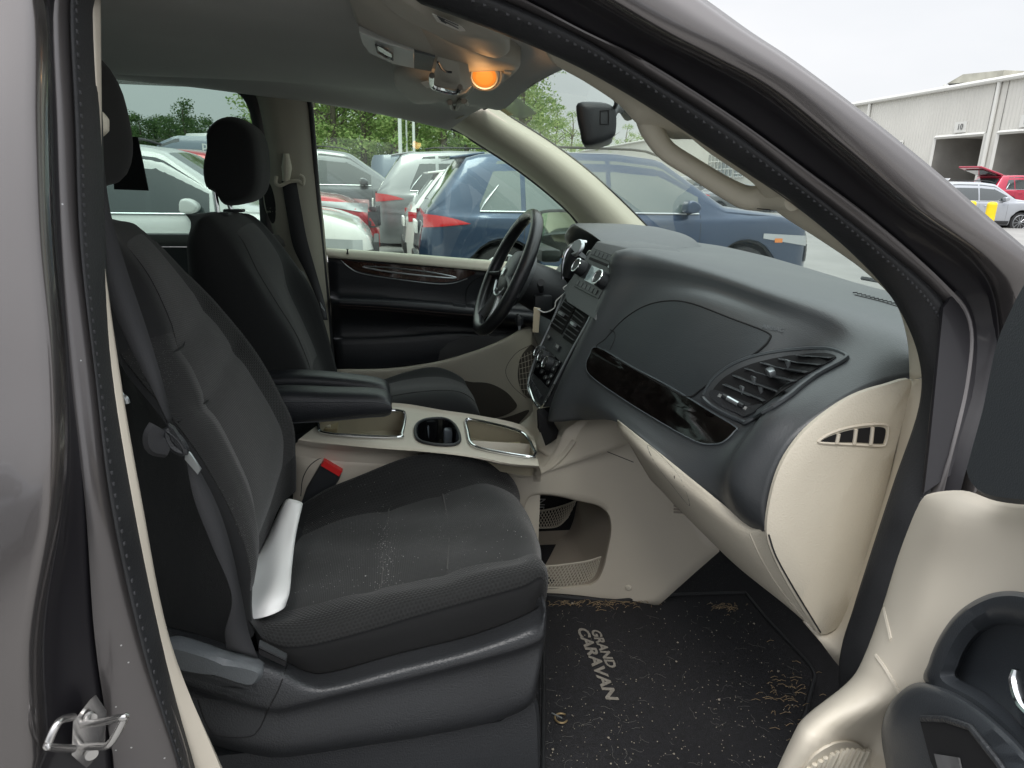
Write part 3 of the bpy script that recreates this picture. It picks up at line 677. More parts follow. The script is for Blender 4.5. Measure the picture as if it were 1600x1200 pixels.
def knob(c, n_, r, h, parent, ring_=True, name='knob'):
    k = MB().disc(c, n_, r, h, 24, r*.9).build(name, DARK, parent)
    n_ = np.array(n_)/np.linalg.norm(n_); a = np.cross(n_, (0, 1, 0)); a /= np.linalg.norm(a); b_ = np.cross(n_, a)
    if ring_: MB().tube([np.array(c)+n_*h+r*.88*(cos(t)*a+sin(t)*b_) for t in np.linspace(0, 2*pi, 24, endpoint=False)], r*.09, 6, closed=True).build(name+'_ring', CHROME, parent)
    return k
knob(SPx(911, 421, .004), sn, .019, .022, rad); knob(SPx(945, 440, .004), sn, .019, .022, rad)
# vent and heater panel: lower part, a bit shallower plane
lp0, lp1, lp2 = PY(886, 462, .09), PY(922, 486, -.09), PY(845, 636, -.075)
ln = np.cross(lp1-lp0, lp2-lp0); ln /= np.linalg.norm(ln); ln = -ln if ln[0] > 0 else ln
def LPx(x, y, off=0): return PP(x, y, lp0+ln*off, ln)
o2 = [(884, 457), (905, 468), (924, 484), (921, 498), (893, 548), (866, 600), (846, 636), (836, 628), (825, 601), (838, 556), (862, 503)]
lowst = MB().prism([LPx(x, y) for x, y in o2], (.10, 0, 0), .003).build('control_panel', DARK, dash, 40)
MB().tube([LPx(x, y, .001) for x, y in o2], .0028, 8, closed=True, seg=4).build('panel_bezel', SATIN, lowst)
MB().tube([LPx(x, y, .003) for x, y in [(867, 600), (848, 634), (836, 629), (826, 601)]], .0034, 8, seg=5).build('chrome_lip', CHROME, lowst)
for f in ([(885, 466), (902, 478), (878, 523), (860, 510)], [(904, 480), (920, 494), (897, 540), (880, 528)]):
    v_ = MB().prism([LPx(*q, .001) for q in f], ln*.002, .0005).build('air_vent', BLACK, dash, label='one of the two centre air vents in the stack')
    for i in range(6):
        cell(LPx, f, .04, .10+.15*i, .96, .125+.15*i, .003, .004, 'vent_slat', DASHM, v_, .0003)
    cell(LPx, f, .35, .42, .68, .50, .006, .008, 'vent_tab', SATIN, v_)
for q in ([(869, 536), (876, 541), (872, 549), (865, 544)], [(856, 522), (861, 525), (858, 531), (853, 528)]):
    MB().prism([LPx(*p, .002) for p in q], ln*.003, .0006).build('switch', BTN, lowst)
    MB().prism([LPx((p[0]+q[0][0])/2+1, (p[1]+q[0][1])/2+2, .005) for p in q], ln*.001).build('symbol', GREYP, lowst)
hv = MB().prism([LPx(x, y, .001) for x, y in [(849, 539), (878, 566), (857, 606), (834, 583)]], ln*.002, .001).build('heater_controls', GLOSS, dash)
for x, y in ((847, 552), (853, 559), (860, 569)): knob(LPx(x, y, .003), ln, .0155, .016, hv)
for x, y in ((841, 572), (847, 581), (853, 590), (865, 577), (861, 588), (857, 598), (870, 570)):
    knob(LPx(x, y, .003), ln, .0065, .004, hv, False, 'button')
    MB().disc(LPx(x, y, .0075), ln, .0028, .0005, 10).build('symbol', GREYP, hv)
for i in range(5):
    f = [(832, 592), (849, 620), (846, 625), (829, 598)]; cell(LPx, f, .02+.2*i, .05, .18+.2*i, .95, .002, .003, 'button', BTN, lowst)
mb = MB(); mb.prism([PY(x, y, -.02) for x, y in [(838, 640), (862, 660), (861, 680), (852, 696), (838, 668)]], (.05, .02, 0), .003).build('ash_slot', BLACK, dash)
# ---- gear selector on the dash, chrome hoop
gx = [PY(x, y, .17) for x, y in [(880, 436), (880, 415), (884, 396), (894, 383), (905, 378), (916, 379)]]
gs = MB().tube(gx, .0055, 10, seg=5).build('gear_selector', CHROME, dash, label='chrome gear selector left of the radio')
MB().tube([PY(885, 432, .17), PY(893, 412, .16), PY(905, 395, .15)], [.013, .020, .026], 14, seg=4).build('selector_knob', DARK, gs)
MB().disc(PY(903, 388, .14), (-.9, -.3, .5), .024, .008, 20, .02).build('selector_cap', SATIN, gs)
MB().prism([PY(x, y, .16) for x, y in [(884, 400), (896, 408), (900, 440), (888, 446), (880, 436)]], (.02, 0, 0), .003).build('selector_plate', SATIN, gs)
# ---- lower driver dash, steering column, wheel
ld = [[V(.58, .80, .83), V(.54, .45, .83), V(.51, .2, .83), V(.44, .10, .9)], [V(.55, .80, .74), V(.50, .45, .70), V(.47, .2, .72), V(.44, .1, .80)], [V(.85, .8, .6), V(.8, .45, .55), V(.75, .2, .55), V(.75, .1, .6)]]
sheet('knee_panel', ld, DARK, dash, sub=5)
cw = V(.35, .37, 1.195); ax = V(-.905, 0, .425); ax /= np.linalg.norm(ax); wu = V(.425, 0, .905); wy = V(0, 1, 0); RW = .177
sw = bpy.data.objects.new('steering_wheel', None); COL.objects.link(sw); sw.parent = van
ang = np.linspace(0, 2*pi, 64, endpoint=False)
rimp = [cw+RW*(cos(a)*wu+sin(a)*wy) for a in ang]
def sub(o, p): o.parent = p; return o
LEA = mat('wheel_leather', (.022, .023, .026), .28, bump=('grain', 700, .25), coat=.25)
sw_r = MB().tube(rimp, [.0165+.002*abs(sin(a)) for a in ang], 14, closed=True, ref=tuple(ax)).build('rim', LEA, van); sw_r.name = 'rim'
hubp = [cw-ax*.045+ax*h+V(0, 0, 0) for h in (0,)]
hb = []
for k, (r, h) in enumerate(((.085, -.045), (.088, -.02), (.074, .004), (.045, .014), (.0, .016))):
    hb.append([cw+ax*(h-.01)+r*(cos(a)*wu*.85+sin(a)*wy*1.05)*(1+.10*cos(2*a)) for a in np.linspace(0, 2*pi, 32, endpoint=False)])
hub = MB().grid(hb, cv=True).build('airbag_cover', DASHM, van, 60)
sp = []
for a, w0, w1, mt in ((radians(100), .022, .018, DARK), (radians(-100), .022, .018, DARK), (radians(155), .016, .013, SATIN), (radians(205), .016, .013, SATIN)):
    d = cos(a)*wu+sin(a)*wy; q = [cw+d*.06-ax*.012, cw+d*.12-ax*.010, cw+d*.19]
    sp.append(MB().tube(q, [w0, (w0+w1)/2, w1], 10, seg=4, flat=.45, ref=tuple(np.cross(d, ax))).build('spoke', mt, van))
em = MB().prism([cw+ax*.008+r*(cos(t)*wu+sin(t)*wy) for t, r in zip(np.linspace(0, 2*pi, 12, endpoint=False), [.017, .012]*6)], ax*.003, .001).build('emblem', CHROME, van)
rg = MB().tube([cw+ax*.0+.078*(cos(a)*wu*.85*1.08+sin(a)*wy*1.05) for a in np.linspace(radians(120), radians(240), 12)], .004, 8).build('hub_trim', SATIN, van)
for o in [sw_r, hub, em, rg]+sp: o.parent = sw
seams = MB().tube([cw+RW*(cos(a)*wu+sin(a)*wy)+.0168*(cos(b)*(cos(a)*wu+sin(a)*wy)+sin(b)*ax) for a in (radians(28),) for b in np.linspace(0, 2*pi, 20, endpoint=False)], .001, 5, closed=True).build('rim_seam', BLACK, van); seams.parent = sw
colm = MB().tube([cw-ax*.055, cw-ax*.12, cw-ax*.24, cw-ax*.33], [.062, .068, .072, .07], 20, seg=3).build('steering_column', DARK, dash)
MB().box(cw-ax*.10+V(.0, -.075, -.035), (.05, .03, .05), bev=.006).build('ignition_switch', DARK, colm)
for s_, zz in ((-1, .01), (1, .01)):
    MB().tube([cw-ax*.10+V(0, s_*.06, 0), cw-ax*.09+V(-.01, s_*.12, .02), cw-ax*.08+V(-.01, s_*.17, .03)], [.008, .008, .010], 8, seg=3).build('stalk', DARK, colm)

# ================================================================ CENTRE CONSOLE
con = bpy.data.objects.new('console', None); COL.objects.link(con); con.parent = van; con["label"] = 'beige centre console with chrome-edged trays and a netted pass-through'
def cbuild(o): o.parent = con; return o
CY = -.10     # near side wall
def CT(x, y, d=0):      # top plane of the console: slopes down to the front
    return PP(x, y, (-.19, -.12, .905-d), (.085, 0, 1))
ct_out = [(462, 690), (480, 672), (505, 655), (560, 640), (640, 640), (700, 652), (760, 661), (808, 671), (833, 700), (850, 722)]
# opening outlines in the top
tr1 = [(500, 660), (540, 648), (600, 644), (626, 645), (633, 652), (628, 680), (620, 686), (540, 683), (503, 678), (498, 668)]
cup = [(650, 668), (664, 658), (690, 656), (706, 662), (716, 676), (718, 692), (704, 698), (672, 696), (652, 688)]
tr2 = [(728, 660), (740, 659), (790, 670), (820, 682), (834, 706), (836, 714), (826, 717), (770, 708), (738, 698), (731, 678)]
# console body built as a loft of the near wall, rounded shoulder and top
st_ = [  # (shoulder px near, top-edge far px)
    ((458, 760), (461, 700), (470, 684), (515, 650)), ((470, 800), (490, 708), (520, 690), (560, 641)), ((560, 830), (580, 714), (590, 697), (625, 640)),
    ((660, 850), (660, 716), (665, 703), (690, 650)), ((730, 860), (733, 722), (738, 712), (752, 659)), ((790, 880), (790, 738), (795, 724), (812, 672)),
    ((850, 890), (845, 742), (842, 728), (836, 690))]
rows = []
for wall, sh, tp, fr in st_:
    P0 = PY(*sh, CY-.004); top_ = CT(*tp); far = CT(*fr)
    rows.append([V(P0[0], CY+.0, .46), V(P0[0], CY-.003, .6), P0+V(0, 0, -.02), P0*.5+top_*.5+V(0, -.006, .004), top_, top_*.5+far*.5, far, V(far[0], far[1]+.03, far[2]-.03), V(far[0], far[1]+.05, .46)])
rear = [p+V(-.05, .0, -.02) for p in rows[0]]; rear = [V(-.0, p[1], min(p[2], .86)) for p in rows[0]]
G = np.array([cr(r, 4) for r in rows]); CG = cr(G.reshape(len(rows), -1), 5).reshape(-1, G.shape[1], 3)
CB = bvh(CG)
b_ = MB().grid(CG)
cbuild(b_.build('console_body', BEIGE2, van, 50))
def recess(poly, depth, name, mt, rim, rr, parent=con):
    P = cr(np.array([CT(x, y) for x, y in poly]), 4, True)+V(0, 0, .003); c = P.mean(0); n = len(P)
    floor_ = P*.96+c*.04-V(0, 0, depth); b = MB().grid([P, P*.985+c*.015-V(0, 0, depth*.5), floor_], cv=True)
    b.v.append(tuple(floor_.mean(0))); b.uv.append((0, 0))
    for i in range(n): b.f.append((2*n+i, 2*n+(i+1) % n, len(b.v)-1))
    o = b.build(name, mt, van, 40); o.parent = parent
    if rim: r = MB().tube(P+V(0, 0, .001), rr, 10, closed=True).build('rim', rim, van); r.parent = o
    return o, P
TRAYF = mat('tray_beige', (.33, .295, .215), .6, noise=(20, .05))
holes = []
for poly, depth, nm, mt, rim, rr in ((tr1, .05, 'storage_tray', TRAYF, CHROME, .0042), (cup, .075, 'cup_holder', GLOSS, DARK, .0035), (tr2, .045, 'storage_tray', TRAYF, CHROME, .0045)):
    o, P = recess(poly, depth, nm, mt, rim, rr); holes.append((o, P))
# cut the openings through the console skin
body_o = [o for o in bpy.data.objects if o.name == 'console_body'][0]
bm = bmesh.new(); bm.from_mesh(body_o.data)
bmesh.ops.subdivide_edges(bm, edges=[e for e in bm.edges if all(v.co.z > .78 for v in e.verts) and e.calc_length() > .012], cuts=2, use_grid_fill=True)
for o, P in holes:
    Q = P[:, :2]; n = len(Q)
    def inside(x, y):
        r = False; j = n-1
        for i in range(n):
            if (Q[i, 1] > y) != (Q[j, 1] > y) and x < (Q[j, 0]-Q[i, 0])*(y-Q[i, 1])/(Q[j, 1]-Q[i, 1])+Q[i, 0]: r = not r
            j = i
        return r
    kill = [f for f in bm.faces if f.normal.z != 0 and f.calc_center_median().z > .78 and inside(*f.calc_center_median()[:2])]
    edge_v = set(v for f in kill for v in f.verts if any(g not in kill for g in v.link_faces)) if len(kill) < 3000 else set()
    ks = set(kill); edge_v = set(v for f in kill for v in f.verts if any(g not in ks for g in v.link_faces))
    bmesh.ops.delete(bm, geom=kill, context='FACES')
    for v in edge_v:
        if v.is_valid:
            p = np.array(v.co[:]); k = ((P-p)**2).sum(1).argmin(); v.co = Vector(P[k]-V(0, 0, .0025))
bm.to_mesh(body_o.data); bm.free(); body_o.data.update()
# little locks in the trays, cup-holder fingers
for o, (x, y), in ((holes[0][0], (518, 668)), (holes[2][0], (806, 700))):
    a = CT(x, y, .022); MB().box(a, (.03, .05, .012), bev=.003).build('tray_insert', mat('tray_tab', (.36, .31, .19), .5), o); MB().box(a+V(-.006, -.01, .007), (.010, .016, .004), bev=.001).build('latch', BEIGE, o)
for x, y in ((664, 676), (700, 684), (684, 664)):
    a = CT(x, y, .035); MB().box(a, (.022, .022, .05), bev=.008).build('cup_finger', mat('finger_grey', (.12, .14, .16), .35), holes[1][0])
# front shroud that rises to the dash, between console and stack
fs = [[PY(x, y, Y) for x, y, Y in r] for r in [
    [(846, 740, -.105), (905, 720, -.14), (965, 700, -.2), (985, 690, -.24)],
    [(862, 722, -.10), (890, 690, -.11), (925, 668, -.15), (965, 655, -.2)],
    [(838, 700, -.06), (860, 680, -.05), (875, 660, -.04), (880, 640, -.04)],
    [(833, 690, .0), (838, 660, .02), (835, 640, .05), (835, 620, .06)],
    [(806, 668, .08), (828, 650, .10), (838, 630, .12), (845, 600, .12)]]]
fl = [S(r) for r in [[(800, 744, -.103), (822, 746, -.105), (848, 740, -.11), (875, 722, -.12), (900, 690, -.13)], [(802, 731, -.10), (822, 732, -.10), (843, 728, -.098), (866, 710, -.098), (885, 682, -.10)], [(800, 712, -.06), (824, 719, -.07), (840, 712, -.065), (854, 697, -.06), (866, 676, -.06)], [(812, 668, .05), (826, 680, .03), (838, 684, .0), (846, 676, -.02), (854, 662, -.03)]]]
o = sheet('console_front', fl, BEIGE2, van, seg=5, sub=4); o.parent = con
FSG = sheet('', fs, None, seg=5, sub=5, raw=True); o = MB().grid(FSG).build('console_shroud', BEIGE2, van, 50); solidify(o, .002, 0); o.parent = con
o = MB().prism([PY(x, y, -.112) for x, y in [(839, 642), (849, 652), (864, 678), (861, 690), (852, 697), (842, 670)]], (.02, .02, 0), .002).build('ash_slot', BLACK, van); o.parent = con
# near wall with the netted pass-through
wall = [(458, 690), (463, 705), (480, 712), (560, 716), (660, 718), (735, 716), (790, 729), (845, 733), (868, 706), (882, 672), (905, 656), (965, 652), (1000, 680), (1030, 745), (1080, 800), (1128, 858), (1080, 900), (1030, 945), (940, 946), (850, 944), (700, 960), (560, 1000), (458, 1000)]
def WY(x, y):  # console wall bellies out towards the front
    X = PY(x, y, CY)[0]; return CY-.004-.12*max(0, (X-.36)/.35)**1.3
nx, ny = 70, 34
hole = [(812, 940), (812, 800), (822, 778), (838, 771), (870, 773), (905, 782), (935, 786), (952, 800), (958, 825), (952, 860), (945, 895), (932, 913), (905, 918), (850, 919)]
hole3 = [(818, 918), (815, 860), (816, 800), (823, 778), (838, 771), (870, 773), (905, 781), (935, 788), (951, 802), (956, 826), (950, 862), (943, 890), (931, 910), (905, 917)]
hs = cr([(x, y, 0) for x, y in hole3], 5, True)
ws = cr([(x, y, 0) for x, y in wall], 4, True, lin=range(len(wall)))
# radial bridging between the hole outline and the wall outline
hc = hs[:, :2].mean(0)
def radial(P, n=160):
    a = np.arctan2(P[:, 1]-hc[1], P[:, 0]-hc[0]); out = []
    Pc = np.vstack([P, P[:1]])
    for t in np.linspace(-pi, pi, n, endpoint=False):
        d = np.array([cos(t), sin(t)]); best = None
        for i in range(len(P)):
            p, q = Pc[i, :2]-hc, Pc[i+1, :2]-hc; den = d[0]*(q[1]-p[1])-d[1]*(q[0]-p[0])
            if abs(den) < 1e-9: continue
            r = (p[0]*(q[1]-p[1])-p[1]*(q[0]-p[0]))/den; s_ = (p[0]*d[1]-p[1]*d[0])/den
            if r > 0 and -1e-9 <= s_ <= 1+1e-9: best = r if best is None else min(best, r)
        out.append(hc+d*(best or 1))
    return np.array(out)
hr, wr = radial(hs), radial(ws)
def W3(p, dy=0): return PY(p[0], p[1], WY(p[0], p[1])+dy)
ringsW = [[W3(hc+(p-hc)*.965, .03) for p in hr], [W3(hc+(p-hc)*.975, .006) for p in hr], [W3(p, 0) for p in hr]]+[[W3(h*(1-f)+w*f) for h, w in zip(hr, wr)] for f in (.08, .25, .45, .65, .85, 1)]
o = MB().grid(ringsW, cv=True).build('console_side', BEIGE2, van, 50); o.parent = con; solidify(o, .002, 0)
WG_ = np.array(ringsW); WBv = bvh(np.concatenate([WG_, WG_[:, :1]], 1))
# inside of the pass-through
mb = MB(); mb.grid([[W3(hc+(p-hc)*.99, .01) for p in hr[::4]], [W3(hc+(p-hc)*.99, .01)+V(.02, .19, .0) for p in hr[::4]]], cv=True)
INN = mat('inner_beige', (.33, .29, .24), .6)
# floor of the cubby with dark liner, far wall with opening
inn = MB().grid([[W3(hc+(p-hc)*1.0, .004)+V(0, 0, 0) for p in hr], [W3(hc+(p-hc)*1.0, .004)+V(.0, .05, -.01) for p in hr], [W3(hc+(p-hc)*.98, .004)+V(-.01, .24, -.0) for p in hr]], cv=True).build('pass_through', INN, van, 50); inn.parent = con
a0 = PY(810, 850, -.02); a1 = PY(925, 845, -.02)
mb = MB(); mb.prism([PY(x, y, Y) for x, y, Y in [(835, 852, .06), (880, 850, .09), (910, 846, .09), (925, 862, .03), (940, 905, -.085), (820, 930, -.085), (820, 858, .03)]], (0, 0, -.006)).build('tray_liner', CARPET, inn)
mb = MB(); mb.prism([PY(x, y, .10) for x, y in [(812, 765), (905, 778), (903, 800), (890, 828), (812, 832)]], (0, .004, 0)).build('far_opening', BLACK, inn)
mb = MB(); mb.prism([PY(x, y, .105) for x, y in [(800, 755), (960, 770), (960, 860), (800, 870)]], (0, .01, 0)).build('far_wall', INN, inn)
c = PY(838, 790, .095); text('ND\nRAV', 'lettering', PY(838, 790, .095), (-.1, 0, -1), (1, 0, 0), .03, GREYP, inn, .0003)
def net(poly_top, poly_bot, Yt, name, n=26, m_=9):
    mbn = MB(); T_ = cr([(x, y, 0) for x, y in poly_top], 8); B_ = cr([(x, y, 0) for x, y in poly_bot], 8)
    tt = np.linspace(0, 1, n*2+1)
    f = lambda P, t: np.array([np.interp(t, np.linspace(0, 1, len(P)), P[:, 0]), np.interp(t, np.linspace(0, 1, len(P)), P[:, 1])])
    pt = lambda i, j: PY(*(f(T_, i/(2*n))*(1-j/m_)+f(B_, i/(2*n))*j/m_), Yt)
    for s0 in (0, 1):
        for i0 in range(-2*m_, 2*n+1, 2):
            P = []
            for j in range(m_+1):
                i = i0+(j if s0 == 0 else 0); i = i0+j if s0 == 0 else i0+2*m_-j
                if 0 <= i <= 2*n: P.append(pt(i, j))
            if len(P) > 1: mbn.tube(P, .0011, 4, cap=False)
    mbn.tube([pt(i, 0) for i in range(0, 2*n+1, 2)], .0022, 6); mbn.tube([pt(i, m_) for i in range(0, 2*n+1, 2)], .0015, 6)
    return mbn.build(name, mat('net_cord', (.52, .48, .40), .7), inn)
net([(818, 884), (850, 885), (890, 881), (920, 876), (946, 868)], [(818, 917), (850, 918), (880, 918), (915, 914), (934, 900)], -.112, 'cargo_net')
net([(818, 798), (850, 797), (880, 790), (902, 781)], [(818, 824), (850, 825), (872, 822), (888, 808)], .085, 'cargo_net', 18, 7)
# screw cap, small grille, shut lines on the side
a, n_, _ = onto(WBv, [(982, 918)], .001)[0]; MB().disc(a, n_, .008, .003, 18, .005).build('screw_cap', BEIGE, con if False else van).parent = con
gq = [(1049, 773), (1075, 775), (1078, 806), (1050, 804)]
g1 = patch(WBv, gq, 'side_grille', BEIGE, van, off=.002, round_=False, seg=4); g1.parent = con
for i in range(5):
    q = onto(WBv, [(1053, 779+5*i), (1076, 780+5*i)], .0045); MB().tube([k[0] for k in q], .0022, 6).build('grille_slat', INN, van).parent = g1
for pts in ([(470, 775), (474, 745), (490, 722), (520, 712), (600, 713), (690, 716)], [(915, 692), (950, 706), (990, 722)]):
    T_ = WBv
    o = seam(T_, pts, 'shut_line', RUB, van, .0011, .0006); o.parent = con

# ================================================================ PASSENGER SEAT
def rowpx(pts, Y): return [PY(x, y, Y) for x, y in pts]
seatP = thing('car_seat', 'black fabric front passenger seat with a dusty cushion and a sheet of paper on it', 'car seat', (0, -.39, .46), 'front seats of the minivan')
def front(rows, d1=(.006, 0, -.05), d2=(-.012, 0, -.12)):
    return [r+[r[-1]+np.array(d1), r[-1]+np.array(d2)] for r in rows]
cr0 = rowpx([(398, 985), (432, 1024), (490, 1038), (570, 1030), (650, 1010), (740, 989), (812, 966), (843, 944)], -.645)
cr1 = rowpx([(388, 968), (420, 1003), (475, 1009), (570, 986), (650, 962), (740, 937), (815, 916), (847, 903)], -.668)
cr1b = rowpx([(382, 955), (422, 978), (478, 978), (570, 955), (650, 932), (740, 908), (810, 891), (846, 886)], -.64)
cr2 = rowpx([(378, 945), (420, 962), (475, 951), (570, 927), (650, 908), (735, 888), (800, 877), (838, 868)], -.585)
cr3 = rowpx([(400, 890), (448, 890), (508, 875), (590, 856), (660, 840), (740, 820), (800, 808), (832, 832)], -.40)
cr4 = rowpx([(440, 850), (478, 834), (530, 815), (600, 797), (660, 782), (712, 768), (760, 757), (806, 776)], -.225)
cr5 = rowpx([(455, 818), (490, 802), (540, 778), (600, 753), (660, 738), (715, 728), (766, 733), (804, 762)], -.175)
cr6 = rowpx([(462, 795), (500, 770), (545, 750), (600, 728), (655, 712), (710, 708), (762, 722), (798, 752)], -.148)
cr7 = [p+V(0, .015, -.05) for p in cr6]; cr8 = [p+V(0, .01, -.15) for p in cr6]
crm = [p+V(0, .02, -.10) for p in cr0]
CGr = front([crm, cr0, cr1, cr1b, cr2, cr3, cr4, cr5, cr6, cr7, cr8])
G = sheet('', CGr, None, seg=6, sub=5, raw=True)
for j0 in (18.5, 27):                     # the cross seams pull the cover down
    for i in range(16, 38):
        for j in range(8, 44): G[i, j, 2] -= (.0050 if 20 <= i <= 30 else .002)*math.exp(-((j-j0)/1.3)**2)
rw = random.Random(8); ph = [(rw.uniform(18, 40), rw.uniform(18, 40), rw.uniform(0, 6.3)) for _ in range(5)]
for i in range(12, 42):
    for j in range(4, 46): G[i, j, 2] += sum(.0009*sin(p*G[i, j, 0]+q*G[i, j, 1]+r) for p, q, r in ph)
CU = bvh(G)
# dished and puckered between the cross seams
cus = MB().grid(G).build('cushion', FABS, seatP, 60)
def region(G, i0, i1, j0=0, j1=None): return G[i0:i1+1, j0:j1]
def overlay(G, i0, i1, j0, j1, name, mt, parent, off=.0022):
    H = G[i0:i1+1, j0:j1].copy(); du = np.gradient(H, axis=0); dv_ = np.gradient(H, axis=1); n = np.cross(du, dv_); n /= np.linalg.norm(n, axis=2)[:, :, None]+1e-9
    vv = np.linspace(0, 1, H.shape[1]); tp_ = np.clip(np.minimum(vv, 1-vv)*9, 0, 1)**.6
    s = np.sign((n*(EYE-H)).sum(2).mean()); H = H+n*s*(off*tp_-.0012*(1-tp_))[None, :, None]
    u = np.linspace(0, 1, H.shape[0])[:, None]
    puff = (np.clip(np.sin(pi*u), 0, 1)**.5)*.004; H = H+n*s*(puff*tp_[None, :])[:, :, None]
    b = MB().grid(H); e = [G[i0, j0:j1], H[0]]; b.grid([G[i0, j0:j1]-n[0]*s*.003, H[0]]); b.grid([G[i1, j0:j1]-n[-1]*s*.003, H[-1]])
    return b.build(name, mt, parent, 60)
JE = 46
overlay(G, 10, 20, 4, JE+3, 'bolster_panel', FABB, cus)       # near bolster
overlay(G, 20, 30, 4, JE+6, 'insert_panel', FABI, cus, .0015)   # insert
overlay(G, 30, 40, 4, JE+6, 'bolster_panel', FABB, cus, .001)
for pts in ([(597, 919), (604, 860), (608, 798)], [(700, 893), (703, 830), (693, 774)]):
    seam(CU, pts, 'seam', mat('seam_dust', (.07, .07, .068), .9, bump=('noise', 900, .5)), cus, .0014, .004)
# side shield in charcoal plastic with a broad lit ledge
SHD = mat('shield_plastic', (.030, .032, .035), .42, bump=('grain', 450, .35), noise=(6, .08))
s0 = rowpx([(255, 978), (340, 1000), (430, 1028), (480, 1050), (520, 1050), (620, 1022), (740, 992), (832, 955), (846, 930)], -.655)
s1 = rowpx([(255, 998), (340, 1013), (430, 1040), (478, 1061), (520, 1063), (620, 1037), (740, 1006), (833, 970), (850, 950)], -.690)
s1b = rowpx([(262, 1012), (340, 1028), (430, 1056), (478, 1074), (522, 1073), (622, 1047), (740, 1017), (830, 985), (851, 962)], -.712)
s2 = rowpx([(275, 1060), (340, 1080), (424, 1103), (480, 1095), (540, 1081), (640, 1058), (745, 1031), (822, 1008), (850, 990)], -.716)
s2b = rowpx([(280, 1075), (340, 1095), (424, 1116), (480, 1108), (540, 1094), (640, 1071), (745, 1045), (820, 1023), (848, 1008)], -.700)
s3 = rowpx([(296, 1130), (345, 1152), (425, 1170), (490, 1164), (555, 1154), (645, 1140), (740, 1122), (796, 1106), (834, 1084)], -.700)
s4 = rowpx([(300, 1150), (350, 1168), (425, 1184), (490, 1178), (555, 1168), (645, 1154), (740, 1136), (796, 1120), (834, 1094)], -.66)
rowsS = [s0, s1, s1b, s2, s2b, s3, s4]
rowsS = [r+[r[-1]+V(.006, .05, -.012), r[-1]+V(-.008, .20, -.045), r[-1]+V(-.02, .42, -.06)] for r in rowsS]
G = sheet('', rowsS, None, seg=6, sub=5, raw=True); SH = bvh(G)
shd = MB().grid(G).build('side_shield', SHD, seatP, 45); solidify(shd, .002, 0)
seam(SH, [(448, 1040), (436, 1075), (420, 1106), (404, 1140), (385, 1151), (340, 1148), (322, 1128), (309, 1092)], 'shut_line', BLACK, shd, .0012, .0006)
lv = patch(SH, [(262, 1040), (300, 1050), (360, 1068), (392, 1078), (408, 1070), (404, 1090), (340, 1092), (270, 1080)], 'lever_recess', DARK, shd, off=.001, seg=4)
lb = MB(); LVP = [(258, 1012), (300, 1020), (350, 1034), (400, 1048), (410, 1056), (404, 1068), (390, 1073), (330, 1059), (262, 1042)]
lb.prism(cr([PY(x, y, -.722) for x, y in LVP], 3, True), (0, .028, 0), .006)
lb.build('recline_lever', mat('lever_grey', (.10, .11, .118), .4, bump=('grain', 500, .2)), seatP)
sb = MB(); sb.prism([PY(x, y, -.70) for x, y in [(404, 1014), (448, 1034), (446, 1042), (404, 1022)]], (0, .012, .0), .001); sb.build('anchor_slot', BLACK, shd)
sb = MB(); sb.prism([PY(x, y, -.701) for x, y in [(404, 1008), (447, 1030), (447, 1033), (404, 1012)]], (0, .012, .0), .0008); sb.build('anchor_cap', SHD, shd)
# track cover at the floor
tb = MB(); tp = [(250, 1190), (400, 1175), (560, 1158), (700, 1140), (786, 1126), (792, 1116), (806, 1108), (812, 1090), (826, 1086), (840, 1098), (845, 1150), (846, 1300), (250, 1300)]
tb.prism(cr([PY(x, y, -.668) for x, y in tp], 3, True, lin=(0, 1, 2, 3, 10, 11, 12)), (0, .05, 0), .006); tb.build('track_cover', SHD, seatP)
tb = MB(); tb.prism([PY(x, y, -.60) for x, y in [(250, 1000), (560, 1040), (835, 965), (832, 1110), (800, 1140), (250, 1180)]], (0, .42, 0)); tb.build('seat_base', DARK, seatP)
MB().prism([PY(x, y, -.672) for x, y in [(803, 1097), (812, 1088), (812, 1096), (804, 1102)]], (0, .02, 0), .001).build('bolt', SATIN, seatP)
# backrest
A = [(280, 1010), (262, 992), (240, 880), (222, 770), (205, 680), (190, 590), (172, 480), (155, 400), (140, 350), (138, 335)]
B = [(386, 1000), (380, 962), (373, 885), (345, 805), (298, 718), (247, 646), (182, 563), (150, 490), (148, 400), (150, 344)]
Cc = [(382, 955), (381, 905), (396, 836), (390, 768), (357, 692), (322, 627), (283, 543), (238, 442), (192, 376), (170, 349)]
D_ = [(415, 850), (420, 798), (426, 738), (412, 692), (382, 630), (350, 574), (312, 508), (252, 420), (208, 366), (184, 346)]
E_ = [(438, 790), (441, 738), (441, 683), (426, 645), (396, 594), (366, 548), (322, 486), (258, 405), (220, 362), (197, 346)]
F_ = [(463, 765), (462, 712), (453, 656), (435, 617), (407, 563), (377, 521), (328, 466), (262, 396), (230, 368), (210, 351)]
w = [0, 0, 0, 0, 0, 0, .01, .03, .06, .09]
rws = []
for L_, Y0, s_ in ((A, -.64, 1), (B, -.672, 1), (Cc, -.575, 1), (D_, -.39, 0), (E_, -.225, -1), (F_, -.148, -1)):
    rws.append([PY(x, y, Y0+s_*w[i]) for i, (x, y) in enumerate(L_)])
mid1 = [a*.45+b*.55+V(.010, -.002, 0) for a, b in zip(rws[1], rws[2])]
Gb = [p+V(-.05, .012, 0) for p in rws[5]]; Gc = [V(min(p[0]-.14, a[0]), p[1]+.0, p[2]-.01) for p, a in zip(rws[5], rws[0])]
Ga = [a+V(-.02, .03, 0) for a in rws[0]]
allr = [rws[0], rws[1], mid1, rws[2], rws[3], rws[4], rws[5], Gb, Gc, Ga]
G = sheet('', allr, None, seg=6, sub=4, closed=True, raw=True)
